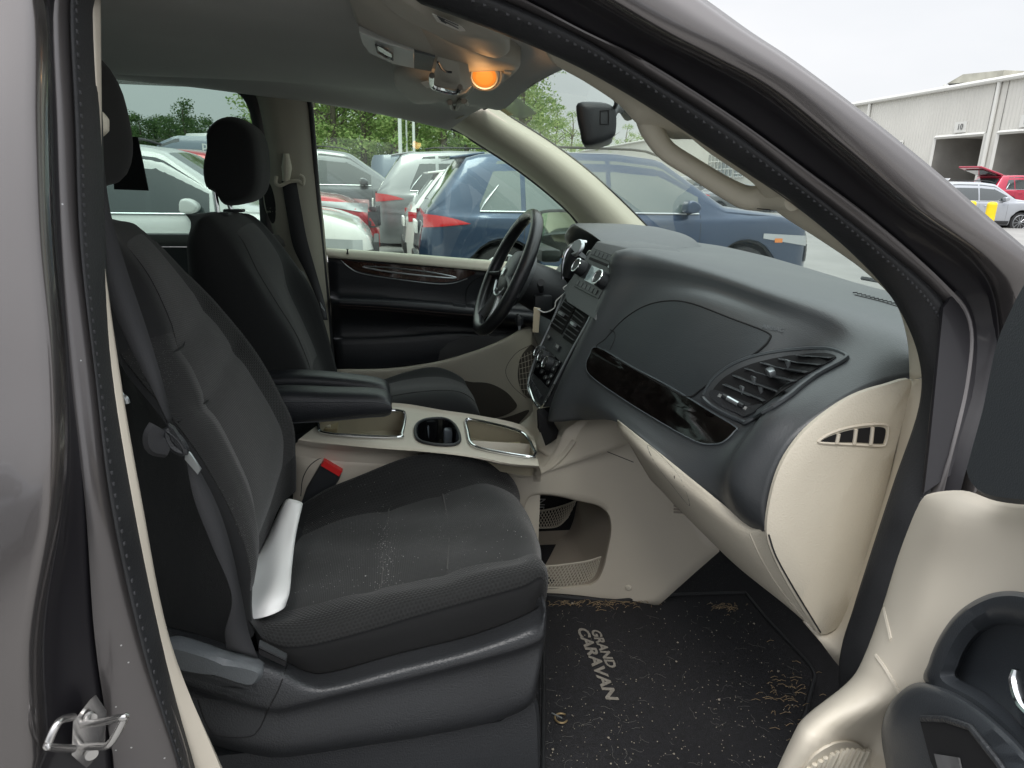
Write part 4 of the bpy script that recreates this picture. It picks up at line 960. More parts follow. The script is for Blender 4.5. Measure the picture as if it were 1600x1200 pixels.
for j0 in (29.5, 36):
    for i in range(8, 22):
        for j in range(20, 46): G[i, j, 0] -= .006*math.exp(-((j-j0)/1.2)**2)
BK = bvh(G, True)
b_ = MB().grid(G, cu=True); nn_, mm_ = G.shape[:2]; b_.f.append(tuple(i*mm_+mm_-1 for i in range(nn_)))
bk = b_.build('backrest', FABS, seatP, 60)
overlay(G, 5, 12, 8, mm_-16, 'bolster_panel', FABI, bk); overlay(G, 12, 20, 6, mm_-6, 'insert_panel', FABI, bk, .0015); overlay(G, 20, 24, 6, mm_-14, 'bolster_panel', FABB, bk, .0015)
for pts in ([(244, 567), (262, 556), (283, 543)], [(276, 661), (300, 642), (322, 627)], [(283, 543), (291, 520), (303, 508)]):
    seam(BK, pts, 'seam', BLACK, bk, .0012, .003)
def headrest(cx, cz, Yc, parent, hw=.13, prof=None, name='headrest', mt=FABS):
    prof = prof or [(-.055, -.09), (-.06, 0), (-.05, .07), (-.02, .105), (.02, .10), (.05, .06), (.06, 0), (.058, -.06), (.035, -.10), (-.02, -.105)]
    P = np.array([(a, 0, b) for a, b in prof]); secs = []
    for t in (-1, -.97, -.85, -.55, 0, .55, .85, .97, 1):
        s = (1-abs(t)**5)**.5*.35+.65 if abs(t) < 1 else .45
        secs.append(P*s+V(cx, Yc+hw*t, cz+(0.0)))
    G = np.array([cr(s, 3, True) for s in secs]); G = cr(G.reshape(len(secs), -1), 3).reshape(-1, G.shape[1], 3)
    return MB().grid(G, cv=True, cap=True).build(name, mt, parent, 60)
headrest(-.445, 1.53, -.39, seatP)
for y in (-.45, -.33): MB().tube([V(-.45, y, 1.36), V(-.455, y, 1.46)], .007, 10).build('headrest_post', CHROME, seatP)

def armrest(path, hh, hw, name, parent, mt=SOFT):
    secs = []
    for (x, y, Y), h_ in zip(path, hh):
        c = PY(x, y, Y); secs.append([c+V(0, hw*np.sign(cos(a))*abs(cos(a))**.6, h_*np.sign(sin(a))*abs(sin(a))**.6) for a in np.linspace(0, 2*pi, 20, endpoint=False)])
    G = np.array(secs); G = cr(G.reshape(len(secs), -1), 4).reshape(-1, 20, 3)
    o = MB().grid(G, cv=True, cap=True).build(name, mt, parent, 60)
    return o, G
ar, Ga_ = armrest([(400, 634, -.085), (450, 631, -.085), (520, 630, -.085), (575, 628, -.085), (600, 629, -.085), (610, 630, -.085), (612, 630, -.085)], [.038, .038, .033, .028, .024, .014, .004], .042, 'armrest', seatP)
for k in (0, 1):
    MB().tube([Ga_[i][j_]+V(0, -.001, 0) for i in range(0, len(Ga_)-4, 2) for j_ in ((13, ) if k else (9,))], .0012, 5).build('seam', mat('leather_seam', (.05, .055, .06), .5), ar)

# ---- seat belt of the passenger seat
belt = bpy.data.objects.new('seat_belt', None); COL.objects.link(belt); belt.parent = van; belt['label'] = 'passenger seat belt with its steel tongue hanging beside the seat'
def ribbon(L_, R_, name, parent, mt=BELT, t=.0015, seg=6):
    a, b = cr(S(L_), seg), cr(S(R_), seg); m_ = (a+b)/2
    o = MB().grid([a, a*.5+b*.5, b]).build(name, mt, van, 60); o.parent = parent; solidify(o, t, 0); return o
ribbon([(146, 230, -.71), (152, 330, -.71), (166, 450, -.715), (200, 535, -.72), (238, 610, -.725), (262, 660, -.72)],
       [(160, 240, -.70), (172, 330, -.70), (196, 415, -.70), (228, 510, -.705), (252, 590, -.715), (269, 662, -.71)], 'webbing', belt)
ribbon([(290, 715, -.72), (303, 780, -.725), (330, 850, -.725), (362, 930, -.72), (352, 985, -.715), (354, 1012, -.71)],
       [(300, 715, -.71), (335, 780, -.71), (358, 845, -.71), (376, 925, -.705), (388, 985, -.70), (403, 1028, -.70)], 'webbing', belt)
tg = MB().tube([PY(x, y, -.735) for x, y in [(262, 672), (282, 690), (288, 706), (272, 700), (262, 685)]], .0055, 8, closed=True, seg=4).build('tongue_loop', DARK, van); tg.parent = belt
tg = MB().tube([PY(x, y, Y) for x, y, Y in [(247, 668, -.74), (240, 680, -.745), (243, 694, -.745), (262, 698, -.735)]], .006, 8, seg=4, flat=2.2).build('belt_fold', BELT, van); tg.parent = belt
tg = MB().prism([PY(x, y, -.735) for x, y in [(290, 704), (297, 708), (314, 734), (309, 742), (288, 718)]], (0, .004, 0), .0008).build('tongue', SATIN, van); tg.parent = belt
tg = MB().prism([PY(x, y, -.74) for x, y in [(262, 663), (270, 668), (292, 702), (282, 706), (264, 688)]], (0, .008, 0), .002).build('tongue_cover', DARK, van); tg.parent = belt
hk = MB().tube([PY(x, y, -.70) for x, y in [(183, 605), (190, 618), (196, 622), (199, 630)]], .0035, 8, seg=3).build('belt_stop', SATIN, van); hk.parent = belt
gd = MB().tube([PY(x, y, -.74) for x, y in [(148, 172), (150, 185), (150, 200), (148, 213)]], [.006, .012, .012, .006], 12, seg=4).build('belt_guide', PILT, van); gd.parent = belt
# ---- buckle with red button
bu = bpy.data.objects.new('belt_buckle', None); COL.objects.link(bu); bu.parent = van
o = MB().prism([PY(x, y, -.118) for x, y in [(470, 790), (478, 766), (500, 728), (508, 722), (534, 738), (530, 750), (516, 772), (500, 800)]], (0, .025, 0), .003).build('buckle_body', GLOSS if False else DARK, van); o.parent = bu
o = MB().prism([PY(x, y, -.122) for x, y in [(501, 728), (506, 720), (535, 737), (530, 745)]], (0, .026, 0), .0015).build('release_button', mat('red_button', (.75, .03, .03), .35), van); o.parent = bu

# ---- sheet of paper
pp = [S([(437, 797, -.33), (416, 843, -.41), (395, 885, -.50), (381, 938, -.61), (378, 957, -.64)]),
      S([(447, 781, -.34), (430, 833, -.42), (414, 886, -.51), (400, 938, -.615), (393, 967, -.645)]),
      S([(460, 781, -.355), (448, 833, -.43), (438, 884, -.52), (430, 930, -.62), (420, 962, -.65)]),
      S([(473, 787, -.35), (462, 835, -.43), (456, 885, -.51), (452, 925, -.60), (444, 950, -.63)]),
      S([(464, 797, -.31), (458, 840, -.38), (449, 883, -.46), (447, 918, -.54), (446, 938, -.58)]),
      S([(450, 805, -.30), (448, 845, -.36), (440, 885, -.44), (440, 915, -.52), (441, 930, -.55)])]
po = sheet('paper', pp, mat('white_paper', (.80, .81, .80), .6), None, seg=8, sub=6, thick=.0004)
tag(po, 'curled blank white sheet of paper lying on the passenger seat cushion', 'paper')

# ================================================================ DRIVER SEAT
seatD = thing('car_seat', 'black fabric driver seat behind the steering wheel with chrome headrest posts', 'car seat', (-.3, .37, .46), 'front seats of the minivan')
DK = [((.14), [(350, 690), (330, 620), (315, 540), (300, 470), (293, 410), (293, 375), (304, 348), (312, 338)]),
      ((.125), [(490, 670), (468, 605), (448, 552), (412, 492), (378, 425), (346, 378), (326, 342), (324, 334)]),
      ((.20), [(496, 625), (484, 575), (462, 522), (433, 475), (402, 424), (376, 372), (346, 338), (338, 331)]),
      ((.37), [(500, 600), (484, 556), (463, 508), (440, 458), (418, 405), (392, 360), (364, 335), (354, 331)]),
      ((.54), [(508, 590), (492, 548), (472, 502), (449, 452), (436, 402), (404, 356), (380, 336), (372, 332)]),
      ((.62), [(530, 600), (520, 560), (508, 510), (488, 452), (452, 404), (418, 362), (398, 342), (386, 335)])]
dw = [0, 0, 0, 0, 0, .01, .05, .08]; rws = []
for k, (Y0, L_) in enumerate(DK):
    s_ = [1, 1, 1, 0, -1, -1][k]; rws.append([PY(x, y, Y0+s_*dw[i]) for i, (x, y) in enumerate(L_)])
Gc = [p+V(-.16, .0, -.0) for p in rws[5]]
G = sheet('', rws+[Gc], None, seg=6, sub=5, closed=True, raw=True); b_ = MB().grid(G, cu=True); nn_, mm_ = G.shape[:2]; b_.f.append(tuple(i*mm_+mm_-1 for i in range(nn_)))
dbk = b_.build('backrest', FABS, seatD, 60); overlay(G, 10, 20, 4, mm_-10, 'insert_panel', FABI, dbk, .0015)
# fabric side tag
tgp = PY(473, 430, .60)
dc = [rowpx([(500, 740), (600, 720), (680, 702), (730, 690), (748, 680)], .14), rowpx([(520, 672), (600, 655), (665, 645), (720, 642), (748, 650)], .13),
      rowpx([(525, 640), (600, 622), (660, 612), (715, 612), (743, 630)], .20), rowpx([(530, 622), (600, 609), (660, 602), (708, 602), (736, 616)], .37),
      rowpx([(540, 612), (592, 604), (640, 593), (690, 590), (728, 603)], .55), rowpx([(550, 605), (590, 597), (635, 582), (682, 574), (722, 592)], .62),
      rowpx([(550, 640), (590, 632), (635, 620), (682, 612), (725, 630)], .64)]
G = sheet('', front(dc, (.004, 0, -.04), (-.01, 0, -.12)), None, seg=6, sub=5, raw=True)
dcu = MB().grid(G).build('cushion', FABS, seatD, 60); overlay(G, 10, 20, 2, 26, 'insert_panel', FABI, dcu, .0015)
MB().box((.02, .37, .62), (.42, .46, .2), bev=.03).build('seat_base', DARK, seatD)
pf = [PY(x, y, .33) for x, y in [(330, 205), (345, 188), (366, 183), (385, 190), (402, 206), (410, 235), (412, 280), (404, 306), (385, 318), (356, 320), (344, 303), (328, 292), (324, 262), (330, 230)]]
c = np.mean(pf, 0); prof = [(p[0]-c[0], p[2]-c[2]) for p in pf]
headrest(c[0], c[2], .37, seatD, .125, prof)
for (x0, y0, x1, y1, Y) in ((335, 296, 341, 338, .29), (356, 312, 362, 330, .43)):
    MB().tube([PY(x0, y0, Y), PY(x1, y1, Y)], .0065, 12).build('headrest_post', CHROME, seatD)
for x, y, Y in ((343, 334, .29), (366, 329, .43)):
    MB().box(PY(x, y, Y), (.05, .04, .008), bev=.003).build('post_sleeve', DARK, seatD)
armrest([(420, 596, .09), (470, 594, .09), (540, 598, .09), (585, 604, .09), (603, 608, .09), (610, 612, .09)], [.022, .022, .02, .02, .016, .004], .038, 'armrest', seatD)
# ---- driver's belt and guide
db = bpy.data.objects.new('seat_belt', None); COL.objects.link(db); db.parent = van; db['label'] = 'driver seat belt hanging from its guide on the far pillar'
ribbon([(440, 283, .735), (448, 333, .73), (458, 385, .71), (477, 425, .69), (496, 470, .66), (505, 500, .64)], [(463, 283, .735), (472, 333, .73), (480, 375, .71), (494, 425, .69), (506, 468, .67), (512, 500, .65)], 'webbing', db)
o = MB().tube([PY(x, y, .735) for x, y in [(447, 240), (448, 262), (447, 284)]], [.012, .022, .014], 14, seg=4, flat=.7).build('belt_guide', PILT, van); o.parent = db
o = MB().tube([PY(x, y, .725) for x, y in [(432, 275), (431, 286), (438, 290), (452, 284), (466, 283), (473, 288), (474, 278), (468, 274)]], .0055, 8, seg=4).build('guide_loop', PILT, van); o.parent = db
o = MB().prism([PY(x, y, .655) for x, y in [(500, 472), (507, 484), (509, 492), (504, 490)]], (0, .006, 0), .001).build('tongue', SATIN, van); o.parent = db
o = MB().prism([PY(x, y, .62) for x, y in [(468, 424), (473, 424), (479, 434), (474, 436)]], (0, .002, 0)).build('fabric_tag', GREYP, seatD)

# ================================================================ DRIVER'S DOOR (closed, far side)
dd = bpy.data.objects.new('door', None); COL.objects.link(dd); dd.parent = van; dd['label'] = "closed driver's door with black upper panel, wood-look strip and beige lower panel"
def dp(b): b.parent = dd; return b
def px3(l, Y): return [PY(x, y, Y) for x, y in l]
rowsD = [px3([(508, 388), (600, 394), (700, 402), (800, 410), (900, 420)], .86), px3([(508, 391), (600, 397), (700, 405), (800, 413), (900, 423)], .82),
         px3([(512, 402), (600, 409), (700, 418), (800, 427), (900, 437)], .80)]
dp(sheet('belt_cap', rowsD, PILT, van, seg=4, sub=3))
rowsD = [px3([(512, 402), (600, 409), (700, 418), (800, 427), (900, 437)], .815), px3([(514, 430), (600, 436), (700, 444), (800, 450), (900, 455)], .82),
         px3([(516, 462), (600, 464), (700, 472), (760, 478), (900, 490)], .82), px3([(517, 467), (600, 469), (700, 476), (760, 483), (900, 495)], .765),
         px3([(518, 474), (600, 478), (700, 487), (760, 494), (900, 505)], .755), px3([(518, 481), (600, 486), (700, 495), (760, 502), (900, 515)], .775),
         px3([(519, 500), (600, 502), (700, 504), (760, 510), (900, 520)], .815), px3([(521, 527), (600, 526), (700, 518), (760, 520), (900, 530)], .815),
         px3([(522, 531), (600, 530), (700, 524), (760, 526), (900, 535)], .80), px3([(524, 560), (600, 560), (700, 550), (760, 545), (900, 545)], .795), px3([(525, 580), (600, 578), (700, 566), (760, 560), (900, 550)], .80)]
DGd = sheet('', rowsD, None, seg=5, sub=3, raw=True); DDB = bvh(DGd)
o = dp(MB().grid(DGd).build('upper_panel', SOFT, van, 60)); solidify(o, .002, 0)
wd = patch(DDB, [(533, 405), (560, 409), (640, 415), (738, 423), (728, 433), (705, 439), (680, 440), (620, 434), (565, 424), (545, 415)], 'trim_strip', mat('dark_wood', (.045, .016, .012), .12, coat=1, noise=(40, .5)), van, off=.004); dp(wd)
o = seam(DDB, [(567, 416), (600, 417), (660, 423), (705, 431), (708, 434), (660, 430), (600, 423)], 'trim_ellipse', SATIN, van, .0028, .005, closed=True); dp(o)  # silver elliptical outline set in the wood strip
o = seam(DDB, [(533, 406), (545, 417), (565, 427), (620, 436), (680, 443), (708, 442), (730, 435)], 'trim_edge', SATIN, van, .0016, .003); dp(o)
o = patch(DDB, [(636, 516), (650, 506), (668, 502), (690, 503), (702, 509), (704, 514), (670, 517)], 'door_handle', DARK, van, off=.012); dp(o)
for pts in ([(530, 476), (600, 480), (700, 489), (740, 492)], [(530, 480), (600, 484), (700, 493)]):
    o = seam(DDB, pts, 'stitching', mat('stitch_brown', (.06, .035, .03), .7), van, .0012, .002); dp(o)
o = MB().prism([PY(x, y, .76) for x, y in [(708, 474), (728, 476), (728, 480), (708, 478)]], (0, .01, .0), .001).build('window_switch', GREYP if False else BTN, van); dp(o)
o = MB().tube([PY(x, y, .81) for x, y in [(737, 500), (729, 480), (729, 455), (738, 440), (752, 432), (770, 430)]], .0015, 6, seg=4).build('speaker_outline', BLACK, van); dp(o)
o = MB().tube([PY(543, 397, .81), PY(543, 392, .81), PY(543, 389, .81)], [.004, .002, .004], 8).build('lock_knob', DARK, van); dp(o)
rowsL = [px3([(524, 577), (600, 576), (655, 570), (700, 561), (750, 545), (790, 528), (825, 508), (860, 490)], .795),
         px3([(525, 581), (600, 580), (655, 574), (700, 565), (750, 550), (790, 534), (825, 515), (862, 500)], .785),
         px3([(526, 600), (600, 600), (655, 595), (700, 592), (750, 585), (800, 570), (838, 555), (870, 540)], .79),
         px3([(526, 660), (600, 665), (655, 668), (700, 670), (750, 672), (800, 668), (838, 655), (870, 640)], .80), px3([(526, 780), (600, 780), (655, 780), (700, 780), (750, 780), (800, 780), (838, 780), (870, 780)], .84)]
LG_ = sheet('', rowsL, None, seg=5, sub=4, raw=True); LBd = bvh(LG_); o = dp(MB().grid(LG_).build('lower_panel', BEIGE, van, 60)); solidify(o, .002, 0)
BRN = mat('pocket_brown', (.10, .088, .075), .6)
o = patch(LBd, [(718, 600), (740, 597), (765, 599), (788, 610), (803, 625), (807, 636), (790, 648), (760, 655), (720, 658)], 'map_pocket', BRN, van, off=.003); dp(o)
o = patch(LBd, [(742, 660), (790, 652), (826, 640), (815, 656), (800, 666), (745, 668)], 'map_pocket', BRN, van, off=.003); dp(o)
o = patch(DDB, [(684, 563), (688, 548), (700, 536), (722, 528), (760, 524), (800, 520), (822, 508), (790, 528), (750, 544), (715, 556)], 'kick_pad', mat('grey_pad', (.06, .06, .062), .6), van, off=.004, round_=False); dp(o)
sg_ = patch(LBd, [(834, 540), (820, 548), (811, 565), (809, 590), (815, 610), (828, 622), (840, 612), (846, 575)], 'speaker_grille', BRN, van, off=.004); dp(sg_)
for k in range(7):
    for a, b in (((811, 560+8*k), (840, 548+10*k)), ((809+5*k, 556-2*k), (814+5*k, 615))):
        o = seam(LBd, [a, b], 'grille_rib', BEIGE2, van, .0008, .005); o.parent = sg_
o = seam(LBd, [(831, 538), (806, 552), (790, 578), (800, 602), (822, 622)], 'shut_line', BRN, van, .001, .001); dp(o)
# door glass
b = MB(); b.prism(px3([(480, 150), (600, 172), (710, 196), (760, 226), (815, 260), (870, 305), (915, 345), (900, 425), (700, 408), (505, 392)], .83), (0, .004, 0)); dp(b.build('door_window', glass('door_glass', (.86, .94, .88), .9), van, 0))
# door outer skin
b = MB(); b.prism([V(-.2, .98, .42), V(.9, .98, .42), V(.85, .98, 1.10), V(-.2, .98, 1.16)], (0, .03, 0), .01); dp(b.build('door_skin', PAINT, van))
# ---- driver's outside mirror
mi = bpy.data.objects.new('wing_mirror', None); COL.objects.link(mi); mi.parent = van
mg = [(845, 332), (872, 329), (899, 332), (903, 345), (900, 372), (893, 392), (875, 402), (846, 397), (833, 390), (834, 365), (838, 345)]
P_ = cr(px3(mg, 1.12), 4, True); P_ = np.array([p+V(.10*(p[1]-1.12), 0, 0) for p in P_])
c = P_.mean(0)
hs_ = [P_, P_+(P_-c)*.06+V(0, .005, 0), P_+(P_-c)*.02+V(.03, .03, 0), P_*.6+c*.4+V(.07, .06, 0)]
o = MB().grid(hs_, cv=True, cap=True).build('mirror_housing', RUB, van, 50); o.parent = mi
mm = np.array([c+(p-c)*.93+V(-.002, -.004, 0) for p in P_]); o = MB().add(mm, [tuple(range(len(mm)))]).build('mirror_glass', mat('mirror_glass', (.72, .78, .74), .05, 1), van, 0); o.parent = mi
o = MB().box(V(.62, 1.02, 1.18), (.08, .18, .05), bev=.02).build('mirror_arm', RUB, van); o.parent = mi

# ================================================================ OVERHEAD
ZR = 1.645
def oz(pts, z=ZR): return [PZ(x, y, z) for x, y in pts]
def blob(poly, z0, z1, name, mt, parent, seg=4, rnd=.012, label=None):
    """rounded slab hanging from z0 down to z1, its outline given at its lower face"""
    P = cr(np.array(oz(poly, z1)), seg, True); c = P.mean(0); d = (c-P)/np.linalg.norm(c-P, axis=1)[:, None]
    up = V(0, 0, z0-z1)
    R_ = [P-d*.004+up, P+up*.5, P+up*.12, P+d*rnd*.5-V(0, 0, .0), P+d*rnd*1.6-V(0, 0, .004), P+(c-P)*.6-V(0, 0, .008)]
    b = MB().grid(R_, cv=True); n = len(P); k0 = 5*n; b.v.append(tuple(c-V(0, 0, .010))); b.uv.append((0, 0))
    for i in range(n): b.f.append((k0+i, k0+(i+1) % n, len(b.v)-1))
    return b.build(name, mt, parent, 60, label)
OHM = mat('overhead_plastic', (.36, .34, .29), .55, bump=('noise', 500, .15))
oh = blob([(500, -60), (540, -5), (556, 40), (575, 70), (605, 90), (650, 108), (700, 122), (740, 134), (780, 132), (805, 116), (812, 103), (780, 90), (700, 60), (640, 20), (600, -60)], 1.70, 1.640, 'overhead_console', OHM, van, label='overhead console with a lit amber map lamp')
def onz(pts, z): return np.array([PZ(x, y, z) for x, y in pts])
def plate(poly, z, name, mt, parent, h=.004, bev=.001, seg=0):
    P = onz(poly, z)
    if seg: P = cr(P, seg, True)
    return MB().prism(P, V(0, 0, h), bev).build(name, mt, parent)
ZL = 1.627
plate([(561, 50), (600, 67), (647, 81), (647, 107), (615, 100), (577, 83), (566, 68)], ZL, 'light_panel', mat('silver_panel', (.42, .43, .42), .4, .3), oh, .008)
plate([(587, 70), (598, 74), (613, 84), (614, 94), (603, 90), (590, 82)], ZL-.003, 'map_light', mat('clear_lens', (.25, .27, .28), .1, coat=1), oh, .003)
MB().tube(onz([(587, 70), (598, 74), (613, 84), (614, 94), (603, 90), (590, 82)], ZL-.004), .0012, 6, closed=True).build('lens_rim', DARK, oh)
plate([(647, 81), (680, 89), (674, 112), (647, 107)], ZL+.001, 'switch_panel', DARK, oh, .008)
# amber lamp, lit
lc = PZ(757, 118, 1.628); nl = EYE-lc; nl = nl/np.linalg.norm(nl)*.55+V(-.1, 0, -.9)*.45; nl /= np.linalg.norm(nl)
def diskn(c, nrm, r, h, mt, name, parent, n=28, r2=None): return MB().disc(c, nrm, r, h, n, r2).build(name, mt, parent)
hl = diskn(lc-nl*.012, nl, .036, .012, SATIN if False else OHM, 'lamp_housing', oh, r2=.031)
lm = bpy.data.materials.new('lit_amber'); lm.use_nodes = True; b_ = lm.node_tree.nodes['Principled BSDF']
b_.inputs['Base Color'].default_value = (.35, .07, .01, 1); b_.inputs['Emission Color'].default_value = (1, .40, .05, 1); b_.inputs['Emission Strength'].default_value = .42
lm2 = lm.copy(); lm2.name = 'lit_filament'; lm2.node_tree.nodes['Principled BSDF'].inputs['Emission Color'].default_value = (1, .66, .25, 1); lm2.node_tree.nodes['Principled BSDF'].inputs['Emission Strength'].default_value = 2.2
mp_ = diskn(lc+nl*.0005, nl, .0225, .003, lm, 'map_light', oh, r2=.020, ); mp_['label'] = 'lit amber map lamp'
for k_, (rr_, cc_, ee_) in enumerate(((.0165, (1, .40, .05), .55), (.012, (1, .48, .09), .7), (.008, (1, .45, .12), .8), (.0045, (1, .75, .4), 1.2))):
    lk = lm.copy(); lk.name = 'lit_core'; lk.node_tree.nodes['Principled BSDF'].inputs['Emission Color'].default_value = (*cc_, 1); lk.node_tree.nodes['Principled BSDF'].inputs['Emission Strength'].default_value = ee_
    diskn(lc+nl*(.0035+.0006*k_)+V(0, .002*k_, .003*k_), nl, rr_, .0006, lk, 'bulb', oh, r2=rr_*.9)
pl_l = bpy.data.lights.new('map_lamp_light', 'POINT'); pl_l.energy = .12; pl_l.color = (1, .5, .18); pl_l.shadow_soft_size = .02
pl_o = bpy.data.objects.new('map_lamp_light', pl_l); COL.objects.link(pl_o); pl_o.location = lc+nl*.045
ta = np.cross(nl, (0, 0, 1)); ta /= np.linalg.norm(ta); tb_ = np.cross(nl, ta)
MB().tube([lc+nl*.002+  .0245*(cos(t)*ta+sin(t)*tb_) for t in np.linspace(0, 2*pi, 30, endpoint=False)], .003, 8, closed=True).build('lamp_rim', SATIN, oh)
plate([(788, 112), (800, 114), (794, 125), (783, 123)], 1.632, 'switch', OHM, oh, .004)
# sunglass-holder lid hanging open, with a chrome bar
P_ = [PZ(x, y, z) for x, y, z in [(682, 88, 1.63), (716, 97, 1.63), (724, 140, 1.59), (715, 150, 1.585), (690, 145, 1.585), (674, 128, 1.595)]]
MB().prism(P_, V(.02, .03, .01), .004).build('holder_lid', OHM, oh)
MB().tube([PZ(x, y, z) for x, y, z in [(675, 118, 1.595), (676, 134, 1.588), (690, 140, 1.584), (712, 144, 1.583), (719, 136, 1.588)]], .0045, 8, seg=4).build('lid_bar', CHROME, oh)
MB().tube([PZ(x, y, 1.606) for x, y in [(684, 97), (690, 107), (697, 112), (706, 113)]], .0018, 6, seg=3).build('lid_mark', DARK, oh)
# visors
vis = blob([(585, -40), (640, -10), (720, 28), (780, 55), (796, 68), (793, 86), (770, 88), (700, 64), (640, 38), (600, 10), (570, -30)], 1.655, 1.632, 'sun_visor', OHM, van, label='passenger sun visor folded against the roof, warning label on it')
plate([(675, 22), (722, 42), (727, 49), (718, 49), (683, 34)], 1.6205, 'warning_label', mat('label_white', (.60, .60, .56), .6), vis, .001, 0)
for k in range(4):
    a, b2 = np.array([683., 25+2.5*k]), np.array([716., 40+2.2*k]); a[0] += 2*k
    MB().tube([PZ(*(a+(b2-a)*t), 1.6195) for t in (0, .3 if k % 2 else 1)], .0006, 4).build('label_line', DARK, vis)
vis2 = blob([(620, 108), (616, 124), (622, 142), (645, 160), (668, 161), (690, 158), (712, 162), (730, 152), (742, 140), (738, 128), (700, 118), (655, 108)], 1.655, 1.628, 'sun_visor', OHM, van, label='driver sun visor folded against the roof')
plate([(657, 129), (668, 126), (676, 137), (667, 138)], 1.616, 'warning_label', mat('label_white', (.6, .6, .56), .6), vis2, .001, 0)
MB().tube([PZ(x, y, 1.615) for x, y in [(703, 160), (706, 168), (714, 169), (718, 160), (726, 158), (729, 162)]], .006, 8, seg=3).build('visor_hook', OHM, van)
# ---- rear-view mirror with its lead
rv = bpy.data.objects.new('rear_view_mirror', None); COL.objects.link(rv); rv.parent = van
c0 = PY(929, 192, 0); nearp = cr(px3([(903, 161), (930, 159), (952, 163), (959, 176), (959, 205), (952, 219), (914, 227), (906, 205), (901, 180)], -.09), 3, True)
farp = nearp+V(.062, .19, .0)
c = nearp.mean(0); sc = lambda P, s, d: P.mean(0)+(P-P.mean(0))*s+np.array(d)
o = MB().grid([sc(nearp, .62, (.01, -.016, 0)), sc(nearp, .86, (.006, -.013, 0)), sc(nearp, .97, (0, -.006, 0)), nearp, farp, sc(farp, .8, (0, .01, 0))], cv=True, cap=True).build('mirror_housing', DARK, van, 50); o.parent = rv
o = MB().tube(px3([(938, 173), (951, 172), (951, 194), (938, 194)], -.107), .0012, 6, closed=True).build('housing_panel', BLACK, van, 30); o.parent = rv
o = MB().tube([PY(955, 180, -.05), PY(962, 172, -.03), PY(972, 168, .0), PY(983, 178, .03)], [.011, .008, .012, .016], 12, seg=4).build('mirror_mount', DARK, van); o.parent = rv
o = MB().tube([PY(x, y, Y) for x, y, Y in [(957, 174, -.08), (963, 160, -.12), (955, 148, -.14), (938, 134, -.16), (922, 122, -.18), (904, 106, -.20)]], .0045, 8, seg=5).build('mirror_lead', DARK, van); o.parent = rv
# ---- stickers on the windshield
stk = patch(WB, [(1043, 374), (1077, 378), (1094, 396), (1058, 391)], 'windshield_sticker', mat('sticker_pale', (.62, .62, .50), .5), van, off=.003, lip=0, round_=False, label='inspection sticker low on the windshield')
for a, col_ in (([(1047, 376), (1060, 377), (1066, 384), (1053, 382)], (.6, .22, .12)), ([(1064, 379), (1076, 381), (1086, 391), (1070, 388)], (.16, .22, .08)), ([(1060, 385), (1070, 386), (1074, 391), (1062, 389)], (.7, .6, .1))):
    patch(WB, a, 'sticker_print', mat('st%.2f' % col_[0], col_, .5), stk, off=.005, lip=0, round_=False)
smoke = mat('smoke_film', (.22, .24, .2), .4, alpha=.72)
patch(WB, [(768, 163), (806, 149), (840, 175), (817, 186), (790, 176)], 'windshield_sticker', smoke, van, off=.003, lip=0, round_=False, label='smoky toll tag film at the top of the windshield')
patch(WB, [(773, 163), (781, 163), (803, 177), (796, 179)], 'sticker_print', mat('sticker_yellow', (.75, .62, .25), .5), van, off=.005, lip=0, round_=False)
# wipers and leaves on the cowl
MB().tube([V(1.33, -.45, 1.185), V(1.38, -.1, 1.20), V(1.40, .25, 1.19)], .006, 6).build('wiper', RUB, van)
MB().tube([V(1.12, -.62, 1.19), V(1.28, -.42, 1.205), V(1.36, -.25, 1.20)], .006, 6).build('wiper', RUB, van)

# ================================================================ STRIKER on the B-pillar
st = bpy.data.objects.new('door_striker', None); COL.objects.link(st); st.parent = van; st['label'] = 'shiny steel door striker bolted to the pillar'
STEEL = mat('worn_steel', (.60, .59, .58), .25, .95, noise=(25, .08))
o = MB().prism([PY(x, y, Y) for x, y, Y in [(141, 1093, -.93), (158, 1118, -.925), (156, 1165, -.925), (135, 1200, -.93), (112, 1180, -.945), (114, 1128, -.945)]], (.003, .006, 0), 0).build('striker_plate', STEEL, van); o.parent = st
for pts in ([(128, 1132, -.935), (160, 1128, -.955), (190, 1121, -.975), (194, 1124, -.975), (172, 1162, -.97), (150, 1166, -.955), (124, 1167, -.935)], [(114, 1120, -.95), (92, 1128, -.975), (76, 1160, -.985), (78, 1167, -.985), (114, 1170, -.95)]):
    o = MB().tube(S(pts), .0036, 14, seg=9).build('striker_wire', STEEL, van); o.parent = st
for x, y in ((140, 1120), (142, 1176)):
    o = MB().disc(PY(x, y, -.934), (.5, -.8, 0), .006, .004, 12).build('bolt', STEEL, van); o.parent = st

# ================================================================ PASSENGER DOOR, standing open
pd = bpy.data.objects.new('door', None); COL.objects.link(pd); pd.parent = van; pd['label'] = 'front passenger door standing open, beige inner panel with black armrest'
dn = np.array([-.94, .34, 0.]); dn /= np.linalg.norm(dn); dq = V(.54, -.92, 0)
def DPl(x, y, off=0): return PP(x, y, dq+dn*off, dn)
def dset(o): o.parent = pd; return o
def dsheet(rows, name, mt, seg=5, sub=4, lin=()): 
    G = sheet('', [[DPl(x, y, z) for x, y, z in r] for r in rows], None, seg=seg, sub=sub, raw=True, lin=lin)
    o = MB().grid(G).build(name, mt, van, 60); solidify(o, .002, 0); o.parent = pd; return G, o
